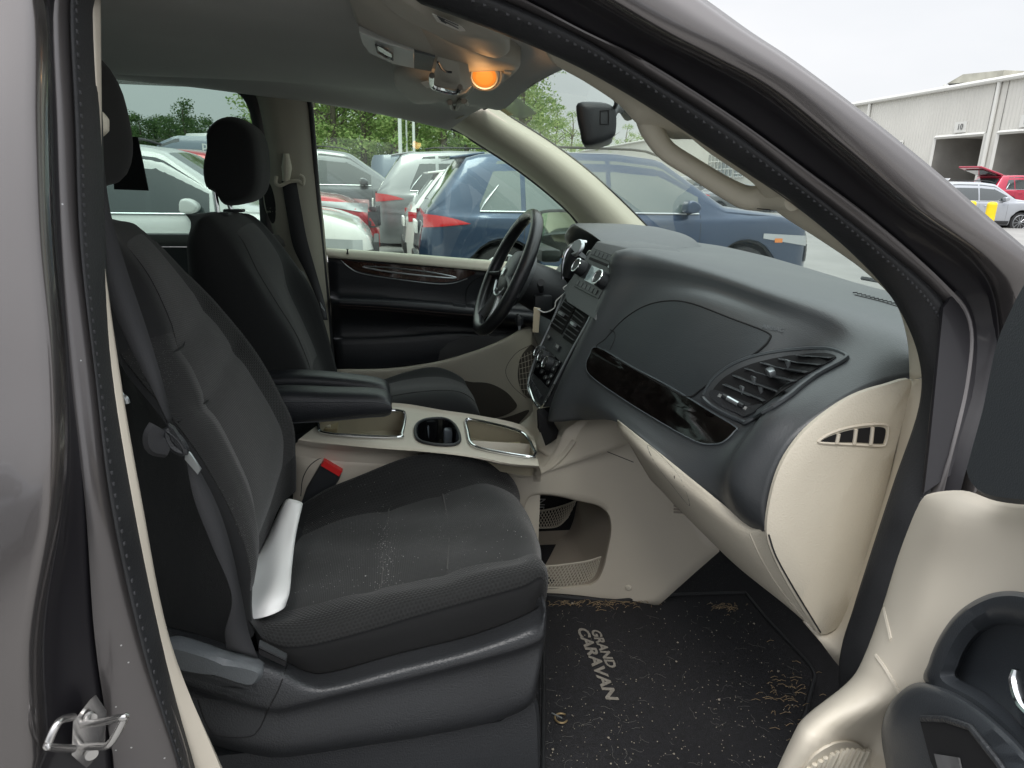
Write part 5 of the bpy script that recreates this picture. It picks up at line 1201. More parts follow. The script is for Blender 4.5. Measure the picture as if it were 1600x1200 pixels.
# panel rows run from the hinge edge towards the handle side, top to bottom
rowsP = [
 [(1442, 790, -.02), (1450, 774, .0), (1505, 768, .012), (1560, 785, .016), (1640, 792, .02), (1760, 790, .02)],
 [(1432, 800, -.02), (1440, 792, .004), (1475, 800, .03), (1540, 815, .034), (1640, 825, .034), (1760, 825, .034)],
 [(1405, 870, -.02), (1412, 872, .004), (1445, 880, .024), (1510, 890, .036), (1640, 900, .036), (1760, 900, .036)],
 [(1380, 950, -.02), (1388, 955, .004), (1425, 965, .016), (1480, 980, .034), (1620, 1000, .036), (1760, 1010, .036)],
 [(1350, 1030, -.02), (1358, 1030, .004), (1395, 1035, .008), (1450, 1060, .024), (1600, 1090, .036), (1760, 1100, .036)],
 [(1325, 1068, -.02), (1332, 1072, .004), (1370, 1090, .006), (1420, 1110, .010), (1560, 1150, .03), (1760, 1180, .03)],
 [(1262, 1118, -.02), (1268, 1124, .004), (1310, 1135, .006), (1380, 1160, .008), (1520, 1210, .02), (1760, 1260, .02)],
 [(1240, 1150, -.02), (1246, 1156, .004), (1290, 1175, .006), (1360, 1210, .008), (1500, 1270, .02), (1760, 1330, .02)],
 [(1205, 1230, -.02), (1210, 1236, .004), (1270, 1260, .006), (1350, 1300, .008), (1480, 1350, .02), (1740, 1400, .02)],
 [(1180, 1320, -.02), (1190, 1330, .004), (1250, 1350, .006), (1330, 1400, .008), (1460, 1450, .02), (1700, 1500, .02)]]
bs_ = [.012, .015, .02, .04, .058, .07, .108, .122, .13, .13]
rowsP = [[(x, y, (o_+b2)*(1-min(1, max(0, x-r[1][0]-20)/110))+(.018+o_*.3)*min(1, max(0, x-r[1][0]-20)/110)) for x, y, o_ in r] for r, b2 in zip(rowsP, bs_)]
DPG, dpo = dsheet(rowsP, 'inner_panel', BEIGE2)
DPB = bvh(DPG)
def DPO(x, y, o_):
    h = onto(DPB, [(x, y)], 0)[0][0]; return h+dn*o_
def dpatch(poly, name, mt, off=.004, dome=0, lip=.006, round_=True, seg=4, label=None): return dset(patch(DPB, poly, name, mt, van, off=off, dome=dome, lip=lip, round_=round_, seg=seg, label=label))
def dseam(pts, name, mt, r, off=0, closed=False): return dset(seam(DPB, pts, name, mt, van, r, off, closed=closed))
def plane_form(poly, prof, name, mt, label=None):
    P2 = cr(np.array([(x, y, 0) for x, y in poly], float), 5, True)[:, :2]; c = P2.mean(0); n = len(P2)
    R_ = [[DPl(*(c+(p-c)*s), o_) for p in P2] for s, o_ in prof]; b = MB().grid(R_, cv=True); b.v.append(tuple(DPl(*c, prof[-1][1]))); b.uv.append((0, 0)); k = (len(prof)-1)*n
    for i in range(n): b.f.append((k+i, k+(i+1) % n, len(b.v)-1))
    return dset(b.build(name, mt, van, 50, label))
# dark scoop round the release handle, grab pocket in front of it
ARM = mat('armrest_plastic', (.036, .041, .047), .42, bump=('grain', 1300, .12), spec=.6)

scoop = plane_form([(1448, 1068), (1452, 1035), (1466, 1000), (1490, 965), (1522, 940), (1562, 926), (1610, 930), (1680, 960), (1720, 1060), (1700, 1200), (1640, 1220), (1590, 1170), (1520, 1110)], [(1.03, .0), (1.0, .060), (.985, .068), (.95, .072), (.80, .071), (.62, .064), (.58, .056), (.3, .052)], 'handle_bezel', ARM)
o = dset(MB().tube([DPl(x, y, .075) for x, y in [(1588, 1046), (1587, 1062), (1593, 1085), (1602, 1104), (1620, 1125)]], [.002, .0035, .004, .004, .003], 10, seg=4, flat=.6).build('door_handle', CHROME, van)); o.parent = scoop
grab = plane_form([(1378, 1145), (1384, 1115), (1400, 1088), (1430, 1068), (1465, 1072), (1510, 1092), (1560, 1130), (1605, 1175), (1640, 1230), (1600, 1330), (1450, 1330), (1400, 1260), (1384, 1190)], [(1.02, .0), (1.0, .070), (.985, .080), (.94, .086), (.85, .088), (.5, .088)], 'armrest', ARM, 'black armrest with a deep pull pocket')
o = dset(MB().prism([DPl(x, y, .0885) for x, y in [(1441, 1125), (1478, 1126), (1515, 1138), (1560, 1195), (1600, 1260), (1490, 1260), (1458, 1190)]], dn*.0015, .0).build('pull_pocket', BLACK, van, 0)); o.parent = grab
o = dset(MB().tube([DPl(x, y, .0895) for x, y in [(1441, 1123), (1478, 1124), (1517, 1137), (1562, 1194), (1604, 1262)]], .002, 8).build('pocket_edge', SHD, van)); o.parent = grab
o = dset(MB().prism([DPl(x, y, .0905) for x, y in [(1462, 1178), (1500, 1184), (1510, 1230), (1478, 1240)]], dn*.001).build('pocket_floor', mat('dusty_grey', (.10, .10, .10), .8, noise=(50, .3)), van, 0)); o.parent = grab
spk = dpatch([(1250, 1215), (1262, 1185), (1285, 1165), (1312, 1156), (1338, 1160), (1352, 1180), (1358, 1215), (1352, 1290), (1300, 1320), (1255, 1290)], 'speaker_grille', BEIGE2, off=.003)
for k in range(13):
    x0, y0 = 1258+ k*7.0, 1195-k*2.6+k*k*.0; a_ = (1262+9*k, 1180+0*k); 
    t0 = k/12; top_ = 1190-34*sin(min(1, t0*1.1)*pi*.62); o = seam(DPB, [(1253+8.2*k, top_+8), (1235+8.2*k, top_+48), (1220+8.2*k, top_+90)], 'grille_rib', BEIGE, van, .0022, .004); o.parent = spk
dseam([(1370, 1025), (1388, 1050), (1405, 1082)], 'panel_rib', BEIGE2, .0022, .0)
dseam([(1383, 952), (1388, 975), (1394, 1000)], 'panel_rib', BEIGE2, .0022, .0)
# black mirror sail at the front corner of the door
o = dset(MB().prism(cr(np.array([DPl(x, y, .05) for x, y in [(1650, 370), (1604, 432), (1578, 480), (1556, 530), (1542, 590), (1530, 650), (1512, 720), (1508, 742), (1520, 765), (1545, 780), (1600, 788), (1780, 796), (1800, 380)]]), 3, True), -dn*.02, .003).build('mirror_sail', RUB if False else mat('sail_plastic', (.035, .04, .044), .5, bump=('grain', 900, .12)), van))
P_ = [DPl(x, y, .0) for x, y in [(1640, 380), (1548, 530), (1515, 700), (1440, 790), (1380, 950), (1330, 1070), (1262, 1118), (1205, 1230), (1180, 1320), (1700, 1500), (1800, 380)]]
dset(MB().prism([p-dn*.03 for p in P_], -dn*.07, .01).build('door_shell', PAINT, van))
# near-black sheet over the dark hinge-side paint between body and door
o = dset(MB().prism([PS(x, y, -.90) for x, y in [(1470, 480), (1500, 440), (1560, 440), (1540, 560), (1512, 720), (1440, 768), (1448, 700)]], (.0, -.004, 0)).build('hinge_cover', RECESS, van))

# ================================================================ FLOOR MAT with lettering, debris
ZM = .455
mt_px = [(846, 930), (960, 938), (1060, 928), (1165, 925), (1195, 962), (1240, 1010), (1274, 1050), (1272, 1075), (1262, 1118), (1236, 1180), (1215, 1270), (840, 1290)]
P_ = np.array([PZ(x, y, ZM+.012) for x, y in mt_px]); P_ = cr(P_, 5, True, lin=(0, 1, 2, 3, 4, 7, 8, 9, 10, 11)); c = P_.mean(0)
MATM = mat('mat_carpet', (.010, .010, .012), 1, bump=('noise', 380, 1.0), noise=(90, .5), specks=[(520, .13, (.10, .098, .095))])
b = MB(); rg = [P_+V(0, 0, -.010)]+[P_+(c-P_)*f for f in (0, .15, .3, .5, .75, .99)]; b.grid(rg, cv=True)
fm = b.build('floor_mat', MATM, None, 60); tag(fm, 'black carpet floor mat with grey model lettering, covered in lint and crumbs', 'floor mat')
MB().tube(P_+(c-P_)*.02+V(0, 0, .002), .004, 8, closed=True).build('mat_binding', RUB, fm)
LET = mat('mat_lettering', (.21, .195, .17), .7, noise=(200, .25))
def text_fit(s_, p0, p1, hgt, xoff):
    """lettering running from p0 to p1 on the mat, letter tops towards the front of the car"""
    o = text(s_, 'lettering', (0, 0, 0), (1, 0, 0), (0, 1, 0), 1, LET, None, 0, align='LEFT', bold=.035)
    co = np.array([v.co[:] for v in o.data.vertices]); mn, mxx = co.min(0), co.max(0); xd = p1-p0; L_ = np.linalg.norm(xd); xd /= L_; yd = V(-xd[1], xd[0], 0); yd = yd if yd[0] > 0 else -yd
    u = (co[:, 0]-mn[0])/(mxx[0]-mn[0])*L_; v = (co[:, 1]-mn[1])/(mxx[1]-mn[1])*hgt+xoff; u = u+v*.22
    W_ = p0+u[:, None]*xd+v[:, None]*yd-np.array(fm.location)
    for q, w_ in zip(o.data.vertices, W_): q.co = w_
    o.parent = fm; o.data.update(); return o
pa, pb = PZ(903, 981, ZM+.0145), PZ(950, 1093, ZM+.0145)
text_fit('CARAVAN', pa, pb, .026, -.004); text_fit('GRAND', pa+(pb-pa)*.02, pa+(pb-pa)*.58, .022, .026)
rnd = random.Random(5)
b = MB()
def on_mat(): 
    while True:
        x, y = rnd.uniform(846, 1300), rnd.uniform(940, 1200)
        if x < 1150+(y-930)*1.0 and x < 1275-(max(0, y-1075))*.45: return x, y
for k in range(520):
    x, y = on_mat()
    if rnd.random() < .5 and x < 1000 and y < 1100: continue
    p = PZ(x, y, ZM+.014); s = rnd.uniform(.0005, .0014)*(2.2 if rnd.random() < .04 else 1); a = rnd.uniform(0, 6.28)
    b.prism([p+V(s*cos(a+t), s*sin(a+t), 0) for t in (0, 1.3, 2.5, 4.2)], (0, 0, s*.6))
o = b.build('crumbs', mat('crumb', (.30, .27, .22), .8, noise=(300, .4)), None, 0); tag(o, 'pale crumbs scattered over the dark floor mat', 'crumbs', kind='stuff')
b = MB()
for k in range(140):
    x, y = on_mat(); p = PZ(x, y, ZM+.0145); a = rnd.uniform(0, 6.28); L_ = rnd.uniform(.006, .022); q = [p]
    for i in range(4): a += rnd.uniform(-.9, .9); q.append(q[-1]+V(cos(a)*L_/3, sin(a)*L_/3, rnd.uniform(-.0003, .0008)))
    b.tube(q, .00028, 4, seg=2, cap=False)
o = b.build('lint', mat('lint_grey', (.12, .117, .11), .9), None, 0); tag(o, 'fine lint fibres and hairs on the dark floor mat', 'lint', kind='stuff')
b = MB()
for k in range(165):
    x, y = rnd.gauss(935, 42), 940+abs(rnd.gauss(0, 5)); 
    if k > 80: x, y = rnd.gauss(1130, 14), 950+rnd.gauss(0, 4)
    if k > 110: x, y = rnd.gauss(1232, 18), 1085+rnd.gauss(0, 24)
    p = PZ(x, y, ZM+.016); a = rnd.uniform(0, 6.28); L_ = rnd.uniform(.006, .03); b.tube([p, p+V(cos(a)*L_*.5, sin(a)*L_*.2, .004), p+V(cos(a)*L_, sin(a)*L_*.4, .001)], .0006, 4, cap=False)
for k in range(60):
    x, y = rnd.gauss(404, 10), rnd.gauss(862, 22); q = onto(CU, [(x, y)], .002)[0][0]; s = rnd.uniform(.0008, .002); b.box(q, (s*2, s, s))
o = b.build('straw', mat('straw_tan', (.24, .175, .10), .8, noise=(100, .3)), None, 0); tag(o, 'dry straw and tan crumbs along the foot of the console', 'straw', kind='stuff')
rg_ = thing('ring_clip', 'small brass ring lying on the floor mat beside the seat base', 'ring', tuple(PZ(877, 1122, ZM+.014)))
MB().tube([PZ(877, 1122, ZM+.018)+V(.012*cos(t), .012*sin(t), 0) for t in np.linspace(.6, 5.6, 18)], .0018, 6).build('ring', mat('brass_ring', (.45, .33, .18), .35, .8), rg_)
MB().tube([PZ(862, 1114, ZM+.02), PZ(878, 1122, ZM+.02)], .0014, 6).build('pin', SATIN, rg_)
dust = MB()
for k in range(520):
    x, y = rnd.uniform(430, 840), rnd.uniform(720, 960)
    if rnd.random() < .35: x, y = rnd.gauss(603, 9), rnd.gauss(865, 40)
    if y < 960-.32*(x-430)-190 or y > 960-.2*(x-440): continue
    q, n_, _ = onto(CU, [(x, y)], .0062)[0]; s = rnd.uniform(.0003, .0007)*(2 if rnd.random() < .03 else 1); dust.box(q, (s, s, s))
o = dust.build('seat_dust', mat('dust_white', (.44, .44, .42), .9), None, 0); tag(o, 'pale dust specks scattered over the passenger seat cushion', 'dust', kind='stuff')
# ---- keys in the ignition and the charger lead
ky = thing('key', 'car key with a black fob hanging from the steering column', 'key', tuple(PY(812, 505, .27)))
MB().tube([PY(x, y, .27) for x, y in [(808, 492), (811, 498), (812, 508)]], [.006, .012, .010], 10, seg=3).build('fob', DARK, ky)
MB().prism([PY(x, y, .265) for x, y in [(810, 508), (814, 508), (813, 516), (810, 516)]], (0, .003, 0)).build('key_ring', SATIN, ky)
ch = thing('tag_strip', 'pale flat strip hanging by a white cord below the chrome selector', 'tag', tuple(PY(838, 500, .15)))
MB().prism([PY(x, y, .15) for x, y in [(834, 480), (844, 482), (841, 520), (832, 519)]], (.002, .004, 0), .0006).build('strip', mat('tan_strip', (.60, .52, .38), .5), ch)
MB().tube([PY(x, y, Y) for x, y, Y in [(840, 483, .15), (852, 488, .14), (866, 481, .13), (869, 470, .13), (884, 456, .13), (880, 450, .13), (889, 444, .13)]], .0016, 6, seg=4).build('cord', WHITEP, ch)
# dark tablet-like card against the rear side window
scr = MB().prism([PY(x, y, .70) for x, y in [(172, 213), (215, 214), (232, 298), (178, 296)]], (.0, .006, 0), .001).build('seat_screen', BLACK, None, 30)
tag(scr, 'dark rectangular screen seen against the white SUV beyond the rear window', 'screen')


# ================================================================ THE LOT OUTSIDE
def gz(y): return .012*max(0, min(y, 45)-6)
gy = [-120, -20, 0, 6, 8, 12, 20, 30, 40, 45, 50, 120, 500]; gx_ = [-400, -60, -20, 0, 20, 60, 400]
ASPH = mat('asphalt', (.27, .265, .255), .92, bump=('noise', 60, .4), noise=(.8, .12), specks=[(9, .05, (.12, .12, .115))])
b = MB(); b.grid([[V(x, y, gz(y)) for x in gx_] for y in gy]); g_ = b.build('ground', ASPH, None, 0); g_['kind'] = 'structure'
LINE = mat('lane_paint', (.6, .6, .56), .8, noise=(4, .2))
for k, x in enumerate((-9.4, -4.6, .3, 5.4, 10.4, 15.5)):
    b = MB(); b.add([(x-.05, 5, gz(5)+.004), (x+.05, 5, gz(5)+.004), (x+.05, 5.98, .004), (x-.05, 5.98, .004)], [(0, 1, 2, 3)]); o = b.build('bay_line', LINE, None, 0); o['kind'] = 'structure'

CARGLASS = mat('car_glass', (.03, .04, .042), .05, spec=.8, coat=1)
CARGLASS2 = mat('car_glass_pale', (.10, .13, .13), .06, spec=.8, coat=1)
TAIL = mat('tail_red', (.45, .01, .015), .15, coat=1); HEADL = mat('head_clear', (.45, .47, .48), .12, .3, coat=1); AMB = mat('amber_lens', (.7, .22, .03), .2, coat=1)
TYRE = mat('tyre', (.02, .02, .021), .8); RIMM = mat('alloy', (.30, .31, .32), .3, .8); CLAD = mat('cladding', (.03, .031, .033), .6)
PROF = {
 'suv': dict(L=4.55, W=1.84, top=[(0, .62), (.02, .82), (.06, 1.0), (.12, 1.10), (.42, 1.50), (.50, 1.60), (.66, 1.645), (1.3, 1.68), (2.1, 1.68), (2.6, 1.63), (3.35, 1.15), (3.6, 1.12), (4.1, 1.06), (4.36, .97), (4.48, .84), (4.55, .60)], belt=1.04, ws=(2.62, 3.30), rg=(.13, .46), wh=(.88, 3.62), win=[(.62, 1.05), (1.10, 1.98), (2.03, 3.02)], r=.355),
 'van': dict(L=5.6, W=2.0, top=[(0, .6), (.02, 2.3), (.1, 2.55), (1.5, 2.6), (3.8, 2.58), (4.3, 2.35), (4.85, 1.40), (5.2, 1.20), (5.5, .95), (5.6, .6)], belt=1.3, ws=(4.32, 4.82), rg=(0, 0), wh=(1.1, 4.6), win=[(3.7, 4.5)], r=.36),
 'sedan': dict(L=4.7, W=1.82, top=[(0, .6), (.03, .85), (.12, 1.02), (.7, 1.08), (1.35, 1.40), (1.8, 1.45), (2.4, 1.44), (2.7, 1.40), (3.4, 1.0), (4.2, .90), (4.55, .75), (4.7, .5)], belt=.95, ws=(2.72, 3.36), rg=(.75, 1.33), wh=(.95, 3.75), win=[(1.15, 1.95), (2.0, 3.0)], r=.33)}
def sec(x, P, H):
    L, Wd = P['L'], P['W']; tx, tz = zip(*P['top']); zt = np.interp(x, tx, tz)*H
    e = abs(x-L/2)/(L/2); w = Wd/2*(1-.13*e**5-.20*(max(0, e-.90)/.10)**1.6)
    zb = .26
    for c in P['wh']:
        R_ = P['r']+.055; d = abs(x-c)
        if d < R_: zb = max(zb, P['r']+sqrt(R_*R_-d*d))
    zb = min(zb, zt-.10); be = min(P['belt']*H, zt-.04); g = max(0, zt-be)/.6
    wr = w*.955-.19*g
    zm = max(.62, zb+.04); zm = min(zm, be-.03)
    return np.array([(w*.93, zb), (w*.985, zb+(zm-zb)*.3), (w, zm), (w*.99, be-(be-zm)*.25), (w*.955, be), ((w*.955+wr)/2+.012*g, (be+zt-.06)/2), (wr, max(be+.005, zt-.06*min(1, g*3+.3))), (wr*.84, zt-.008), (0, zt+.012*min(1, g+.3))])
def make_car(name, label, cat, kind, paint, x_front, y_near, z0=0, H=1.0, rz=0, group=None, detail=2, glassm=None, open_hatch=False):
    P = PROF[kind]; L, Wd = P['L'], P['W']; glassm = glassm or CARGLASS
    root = thing(name, label, cat, (x_front-L/2, y_near+Wd/2, z0), group, rz)
    xs_ = sorted(set([round(v, 3) for v in list(np.linspace(0, L, 46))+[.01, .04, .08, L-.01, L-.04, L-.08]+[c+d*(P['r']+.055) for c in P['wh'] for d in (-1, -.98, -.92, -.8, -.6, -.35, 0, .35, .6, .8, .92, .98, 1)]]))
    secs = [cr([(0, a, z) for a, z in sec(x, P, H)], 3) for x in xs_]
    for s, x in zip(secs, xs_): s[:, 0] = x-L/2
    G = []
    for s in secs:
        m_ = s[::-1][1:].copy(); m_[:, 1] *= -1; full = np.vstack([s, m_]); G.append(full)
    body = MB().grid(G, cap=True).build('body', paint, root, 38, local=True)
    MB().box((0, 0, .42), (L*.94, Wd*.80, .36)).build('underbody', CLAD, root, 0, local=True)
    def sy(x, z):
        s = sec(x, P, H)[:7]; return np.interp(z, s[:, 1], s[:, 0])
    def sp(x, z, side, off): return V(x-L/2, side*(sy(x, z)+off), z)
    def strip(x0, x1, zlo, zhi, name_, mt, parent, side=-1, off=.006, n=14, m_=3):
        g = []
        for x in np.linspace(x0, x1, n):
            a, b2 = zlo(x), zhi(x); b2 = max(b2, a+.002); g.append([sp(x, a+(b2-a)*t, side, off) for t in np.linspace(0, 1, m_+1)])
        return MB().grid(g).build(name_, mt, parent, 60, local=True)
    tx, tz = zip(*P['top']); zt = lambda x: np.interp(x, tx, tz)*H; be = P['belt']*H
    for side in (-1, 1):
        for i, (a, b2) in enumerate(P['win']):
            lo = lambda x: be+.025
            def hi(x, a=a, i=i):
                h_ = min(zt(x)-.09, be+(x-a)*2.2+.08 if i == 0 and kind == 'suv' else 9)
                return h_
            strip(a, b2, lo, hi, 'side_window', glassm, root, side)
        xa, xb = P['win'][0][0], P['win'][-1][1]
        if detail > 0:
            MB().tube([sp(x, be+.018, side, .010) for x in np.linspace(xa, xb, 12)], .009, 6).build('window_trim', SATIN, root, local=True)
            if kind == 'suv' and detail > 1:
                MB().tube([sp(xa-.0, be+.02, side, .012), sp(xa+.06, be+.12, side, .012), sp(xa+.20, be+.28, side, .010)], [.006, .02, .006], 8, seg=3, flat=.4).build('window_trim', SATIN, root, local=True)
        z1 = .80*H
        if kind != 'van':
            strip(.05, .52, lambda x: .93*H+.0*x-.05*(1-(x-.05)/.47), lambda x: .93*H+.085*(1-((x-.05)/.47)**2), 'tail_light', TAIL, root, side, .012)
        else: strip(.03, .14, lambda x: 1.2, lambda x: 1.75, 'tail_light', TAIL, root, side, .01)
        hl_ = strip(L-.75, L-.14, lambda x: z1-.09*((x-L+.75)/.61), lambda x: z1+.055-.03*((x-L+.75)/.61), 'headlight', HEADL, root, side, .012)
        if kind == 'suv' and detail > 0: strip(L-.60, L-.50, lambda x: z1-.045, lambda x: z1+.0, 'indicator', AMB, hl_, side, .017, 4, 2)
        strip(L-.14, L-.02, lambda x: .52, lambda x: .72*H, 'bumper_grille', CLAD, root, side, .012, 5, 3)
        for c in P['wh']:
            R_ = P['r']+.055
            MB().tube([sp(c+R_*cos(t), max(.3, P['r']+R_*sin(t)), side, .004) for t in np.linspace(-.08, pi+.08, 22)], .028, 8, flat=.5).build('arch_trim', CLAD if detail > 1 or kind == 'suv' else paint, root, local=True)
            w_ = MB().disc((c-L/2, side*(Wd/2-.24), P['r']), (0, side, 0), P['r'], .20, 30, P['r']*.93).build('wheel', TYRE, root, 40, local=True)
            cx = V(c-L/2, side*(Wd/2-.038), P['r']); r_ = P['r']*.70
            rb = MB(); rb.tube([cx+r_*V(cos(t), 0, sin(t)) for t in np.linspace(0, 2*pi, 28, endpoint=False)], .016, 6, closed=True)
            for k in range(10):
                t = 2*pi*k/10; rb.tube([cx+V(0, side*.0, 0)+r_*.12*V(cos(t), 0, sin(t)), cx+r_*V(cos(t+.08), 0, sin(t+.08))], .014, 5)
            rb.disc(cx-V(0, side*.01, 0), (0, side, 0), .06, .012, 16); rb.build('rim', RIMM, w_, 40, local=True)
        strip(P['wh'][0]+P['r']+.08, P['wh'][1]-P['r']-.08, lambda x: .27, lambda x: .40, 'sill_trim', CLAD, root, side, .010)
        if detail > 0 and kind != 'van':
            seams_ = [P['win'][-1][1]+.02, P['win'][-1][0]-.02, P['win'][0][1]+.03 if kind == 'suv' else P['win'][0][0]+.05]
            for x in seams_:
                MB().tube([sp(x, z, side, .001) for z in np.linspace(.38, be, 8)], .004, 5).build('door_seam', CLAD, root, local=True)
            for x in (P['win'][-1][0]+.16, P['win'][-2][0]+.14):
                MB().tube([sp(x, .90*H, side, .012), sp(x+.04, .905*H, side, .03), sp(x+.16, .905*H, side, .03), sp(x+.20, .90*H, side, .012)], .012, 8, seg=3).build('door_handle', paint if detail > 1 else SATIN, root, local=True)
        xm = P['win'][-1][1]-.16
        c = sp(xm, be+.09, side, .13)
        mm_ = headrest(c[0], c[2], c[1], root, .09, [(-.05, -.055), (-.06, 0), (-.04, .06), (.02, .07), (.09, .03), (.10, -.02), (.05, -.06)], 'wing_mirror', paint)
        mm_.data.transform(Matrix.Translation(rootloc(root)))
        MB().tube([sp(xm+.03, be+.02, side, -.01), c+V(.02, 0, -.05)], .02, 6).build('mirror_stalk', CLAD, mm_, local=True)
    def topglass(xa, xb, name_):
        if xb <= xa: return
        g = []
        for x in np.linspace(xa, xb, 8):
            s = sec(x, P, H); w6 = s[6]; q = []
            for f in (-1, -.9, -.5, 0, .5, .9, 1):
                yy = w6[0]*f*.93; zz = np.interp(abs(yy), [0, s[7][0], s[6][0]], [s[8][1], s[7][1], s[6][1]]); q.append(V(x-L/2, yy, zz+.008))
            g.append(q)
        MB().grid(g).build(name_, glassm, root, 60, local=True)
    topglass(P['ws'][0]+.04, P['ws'][1], 'windshield'); topglass(P['rg'][0]+.02, P['rg'][1]-.03, 'rear_window')
    if kind == 'suv':
        sx_ = .50-L/2; MB().prism([(sx_-.16, -.55, 1.60*H), (sx_-.16, .55, 1.60*H), (sx_+.2, .6, 1.655*H), (sx_+.2, -.6, 1.655*H)], (0, 0, -.03), .01).build('spoiler', paint, root, local=True)
        if detail > 1:
            MB().tube([(.9-L/2, -.62, 1.69*H), (1.2-L/2, -.63, 1.715*H), (2.3-L/2, -.63, 1.715*H), (2.6-L/2, -.62, 1.66*H)], .014, 6, seg=3).build('roof_rail', CLAD, root, local=True)
    MB().box((L/2-.01, 0, .66*H), (.06, Wd*.6, .26), bev=.02).build('front_grille', CLAD, root, local=True)
    MB().box((-L/2+.01, 0, .45), (.06, Wd*.7, .16), bev=.02).build('rear_bumper', CLAD, root, local=True)
    MB().box((-L/2-.0, 0, .85*H), (.03, .5, .13), bev=.004).build('number_plate', WHITEP, root, local=True)
    return root
def carpaint(n, c, met=.5, rough=.28): return mat(n, c, rough, met, coat=1)
WHT = carpaint('car_white', (.72, .72, .70), 0); BLU = carpaint('car_blue', (.035, .06, .11), .55); GRY = carpaint('car_grey', (.25, .26, .27), .6)
DGR = carpaint('car_dark_grey', (.14, .15, .16), .5); RED = carpaint('car_red', (.40, .012, .02), .3); SIL = carpaint('car_silver', (.42, .44, .47), .6); SLT = carpaint('car_slate', (.07, .10, .14), .2); PNK = carpaint('car_crimson', (.45, .02, .06), .3)
G1 = 'vehicles parked in the lot'
make_car('parked_car', 'white crossover alongside, seen through the rear side window', 'car', 'suv', WHT, -.03, 5.40, 0, 1.02, group=G1)
make_car('parked_car', 'large dark blue crossover parked right across the windshield', 'car', 'suv', BLU, 4.95, 5.55, .08, .99, group=G1, glassm=CARGLASS2)
make_car('parked_car', 'small white car showing only its tail beside the blue crossover', 'car', 'suv', WHT, 4.9, 8.1, gz(9), .93, group=G1)
make_car('parked_car', 'red car with its nose between the white and grey cars', 'car', 'sedan', RED, .0, 7.6, gz(9)+.25, 1.0, group=G1)
make_car('parked_car', 'silver-grey crossover with a red tail light, behind the red car', 'car', 'suv', GRY, 4.45, 10.2, gz(11)+.05, 1.06, group=G1)
make_car('parked_car', 'dark grey crossover behind the red one, front pointing right', 'car', 'suv', DGR, 1.4, 12.6, gz(13)+.06, 1.07, group=G1)
v1 = make_car('parked_van', 'tall white van at the back of the lot', 'van', 'van', WHT, -1.2, 25.5, gz(25), 1.0, group=G1, detail=0)
v2 = make_car('parked_van', 'slate van with white lettering behind the white crossover', 'van', 'van', SLT, -2.3, 22.0, gz(23)-.12, .95, group=G1, detail=0, rz=pi)
to2 = text('prime', 'lettering', V(-.25, 1.014, 2.16), (-1, 0, 0), (0, 0, 1), .36, WHITEP, None, .004, bold=.006); to2.parent = v2
v3 = make_car('parked_van', 'slate van with its red tail light above the grey crossovers', 'van', 'van', SLT, 5.4, 17.0, gz(18)-.66, .98, group=G1, detail=0)
def at(px, py, depth, z=None):      # a ground point along a pixel at a given distance forward
    d = ray(px, py); d = d/np.linalg.norm(d[:2]); return EYE+d*depth
def spot(px, dist): p = at(px, 290, dist); return p[0], p[1]
x, y = spot(1092, 40); make_car('parked_car', 'small grey car far off in front of the warehouse, seen through the windshield', 'car', 'sedan', GRY, x+2.0, y, gz(y), 1.0, group=G1, detail=0)
x, y = spot(1185, 33); make_car('parked_car', 'dark low car beyond the bonnet of the blue crossover', 'car', 'sedan', DGR, x+2, y, gz(y)-.25, 1.0, group=G1, detail=0)
x, y = spot(1535, 29); make_car('parked_car', 'silver crossover by the yellow bollards near the warehouse', 'car', 'suv', SIL, x+2.75, y, 0, 1.0, group=G1, rz=radians(-8))
x, y = spot(1597, 39); rc = make_car('parked_car', 'crimson car with its tailgate raised, in front of the loading bay', 'car', 'suv', PNK, x+3.2, y, .4, 1.0, group=G1, rz=radians(0))
b = MB(); b.prism([(-1.75, -.65, 1.62), (-1.75, .65, 1.62), (-2.95, .62, 1.95), (-2.95, -.62, 1.95)], (0, 0, .07), .02); b.build('tailgate', PNK, rc, local=True)
b = MB(); b.prism([(-1.95, -.5, 1.66), (-1.95, .5, 1.66), (-2.7, .48, 1.87), (-2.7, -.48, 1.87)], (0, 0, -.03), .0); b.build('tailgate_glass', CARGLASS, rc, local=True)
x, y = spot(1478, 40); rc = make_car('parked_car', 'grey car with an open bonnet by the first loading bay', 'car', 'sedan', GRY, x+.9, y, .25, 1.0, group=G1, detail=0)
b = MB(); b.prism([(1.3, -.6, 1.05), (1.3, .6, 1.05), (1.95, .55, 1.62), (1.95, -.55, 1.62)], (0, 0, .05), .01); b.build('bonnet', GRY, rc, local=True)
# two unseen cars added behind the camera, only for paintwork reflections
make_car('parked_car', 'pale car added unseen behind the camera, for reflections in the minivan paint', 'car', 'suv', SIL, 1.2, -6.2, 0, 1.0, group=G1, detail=0)
make_car('parked_car', 'dark car added unseen further back, for reflections in the minivan paint', 'car', 'suv', DGR, -4.4, -6.0, 0, 1.0, group=G1, detail=0)
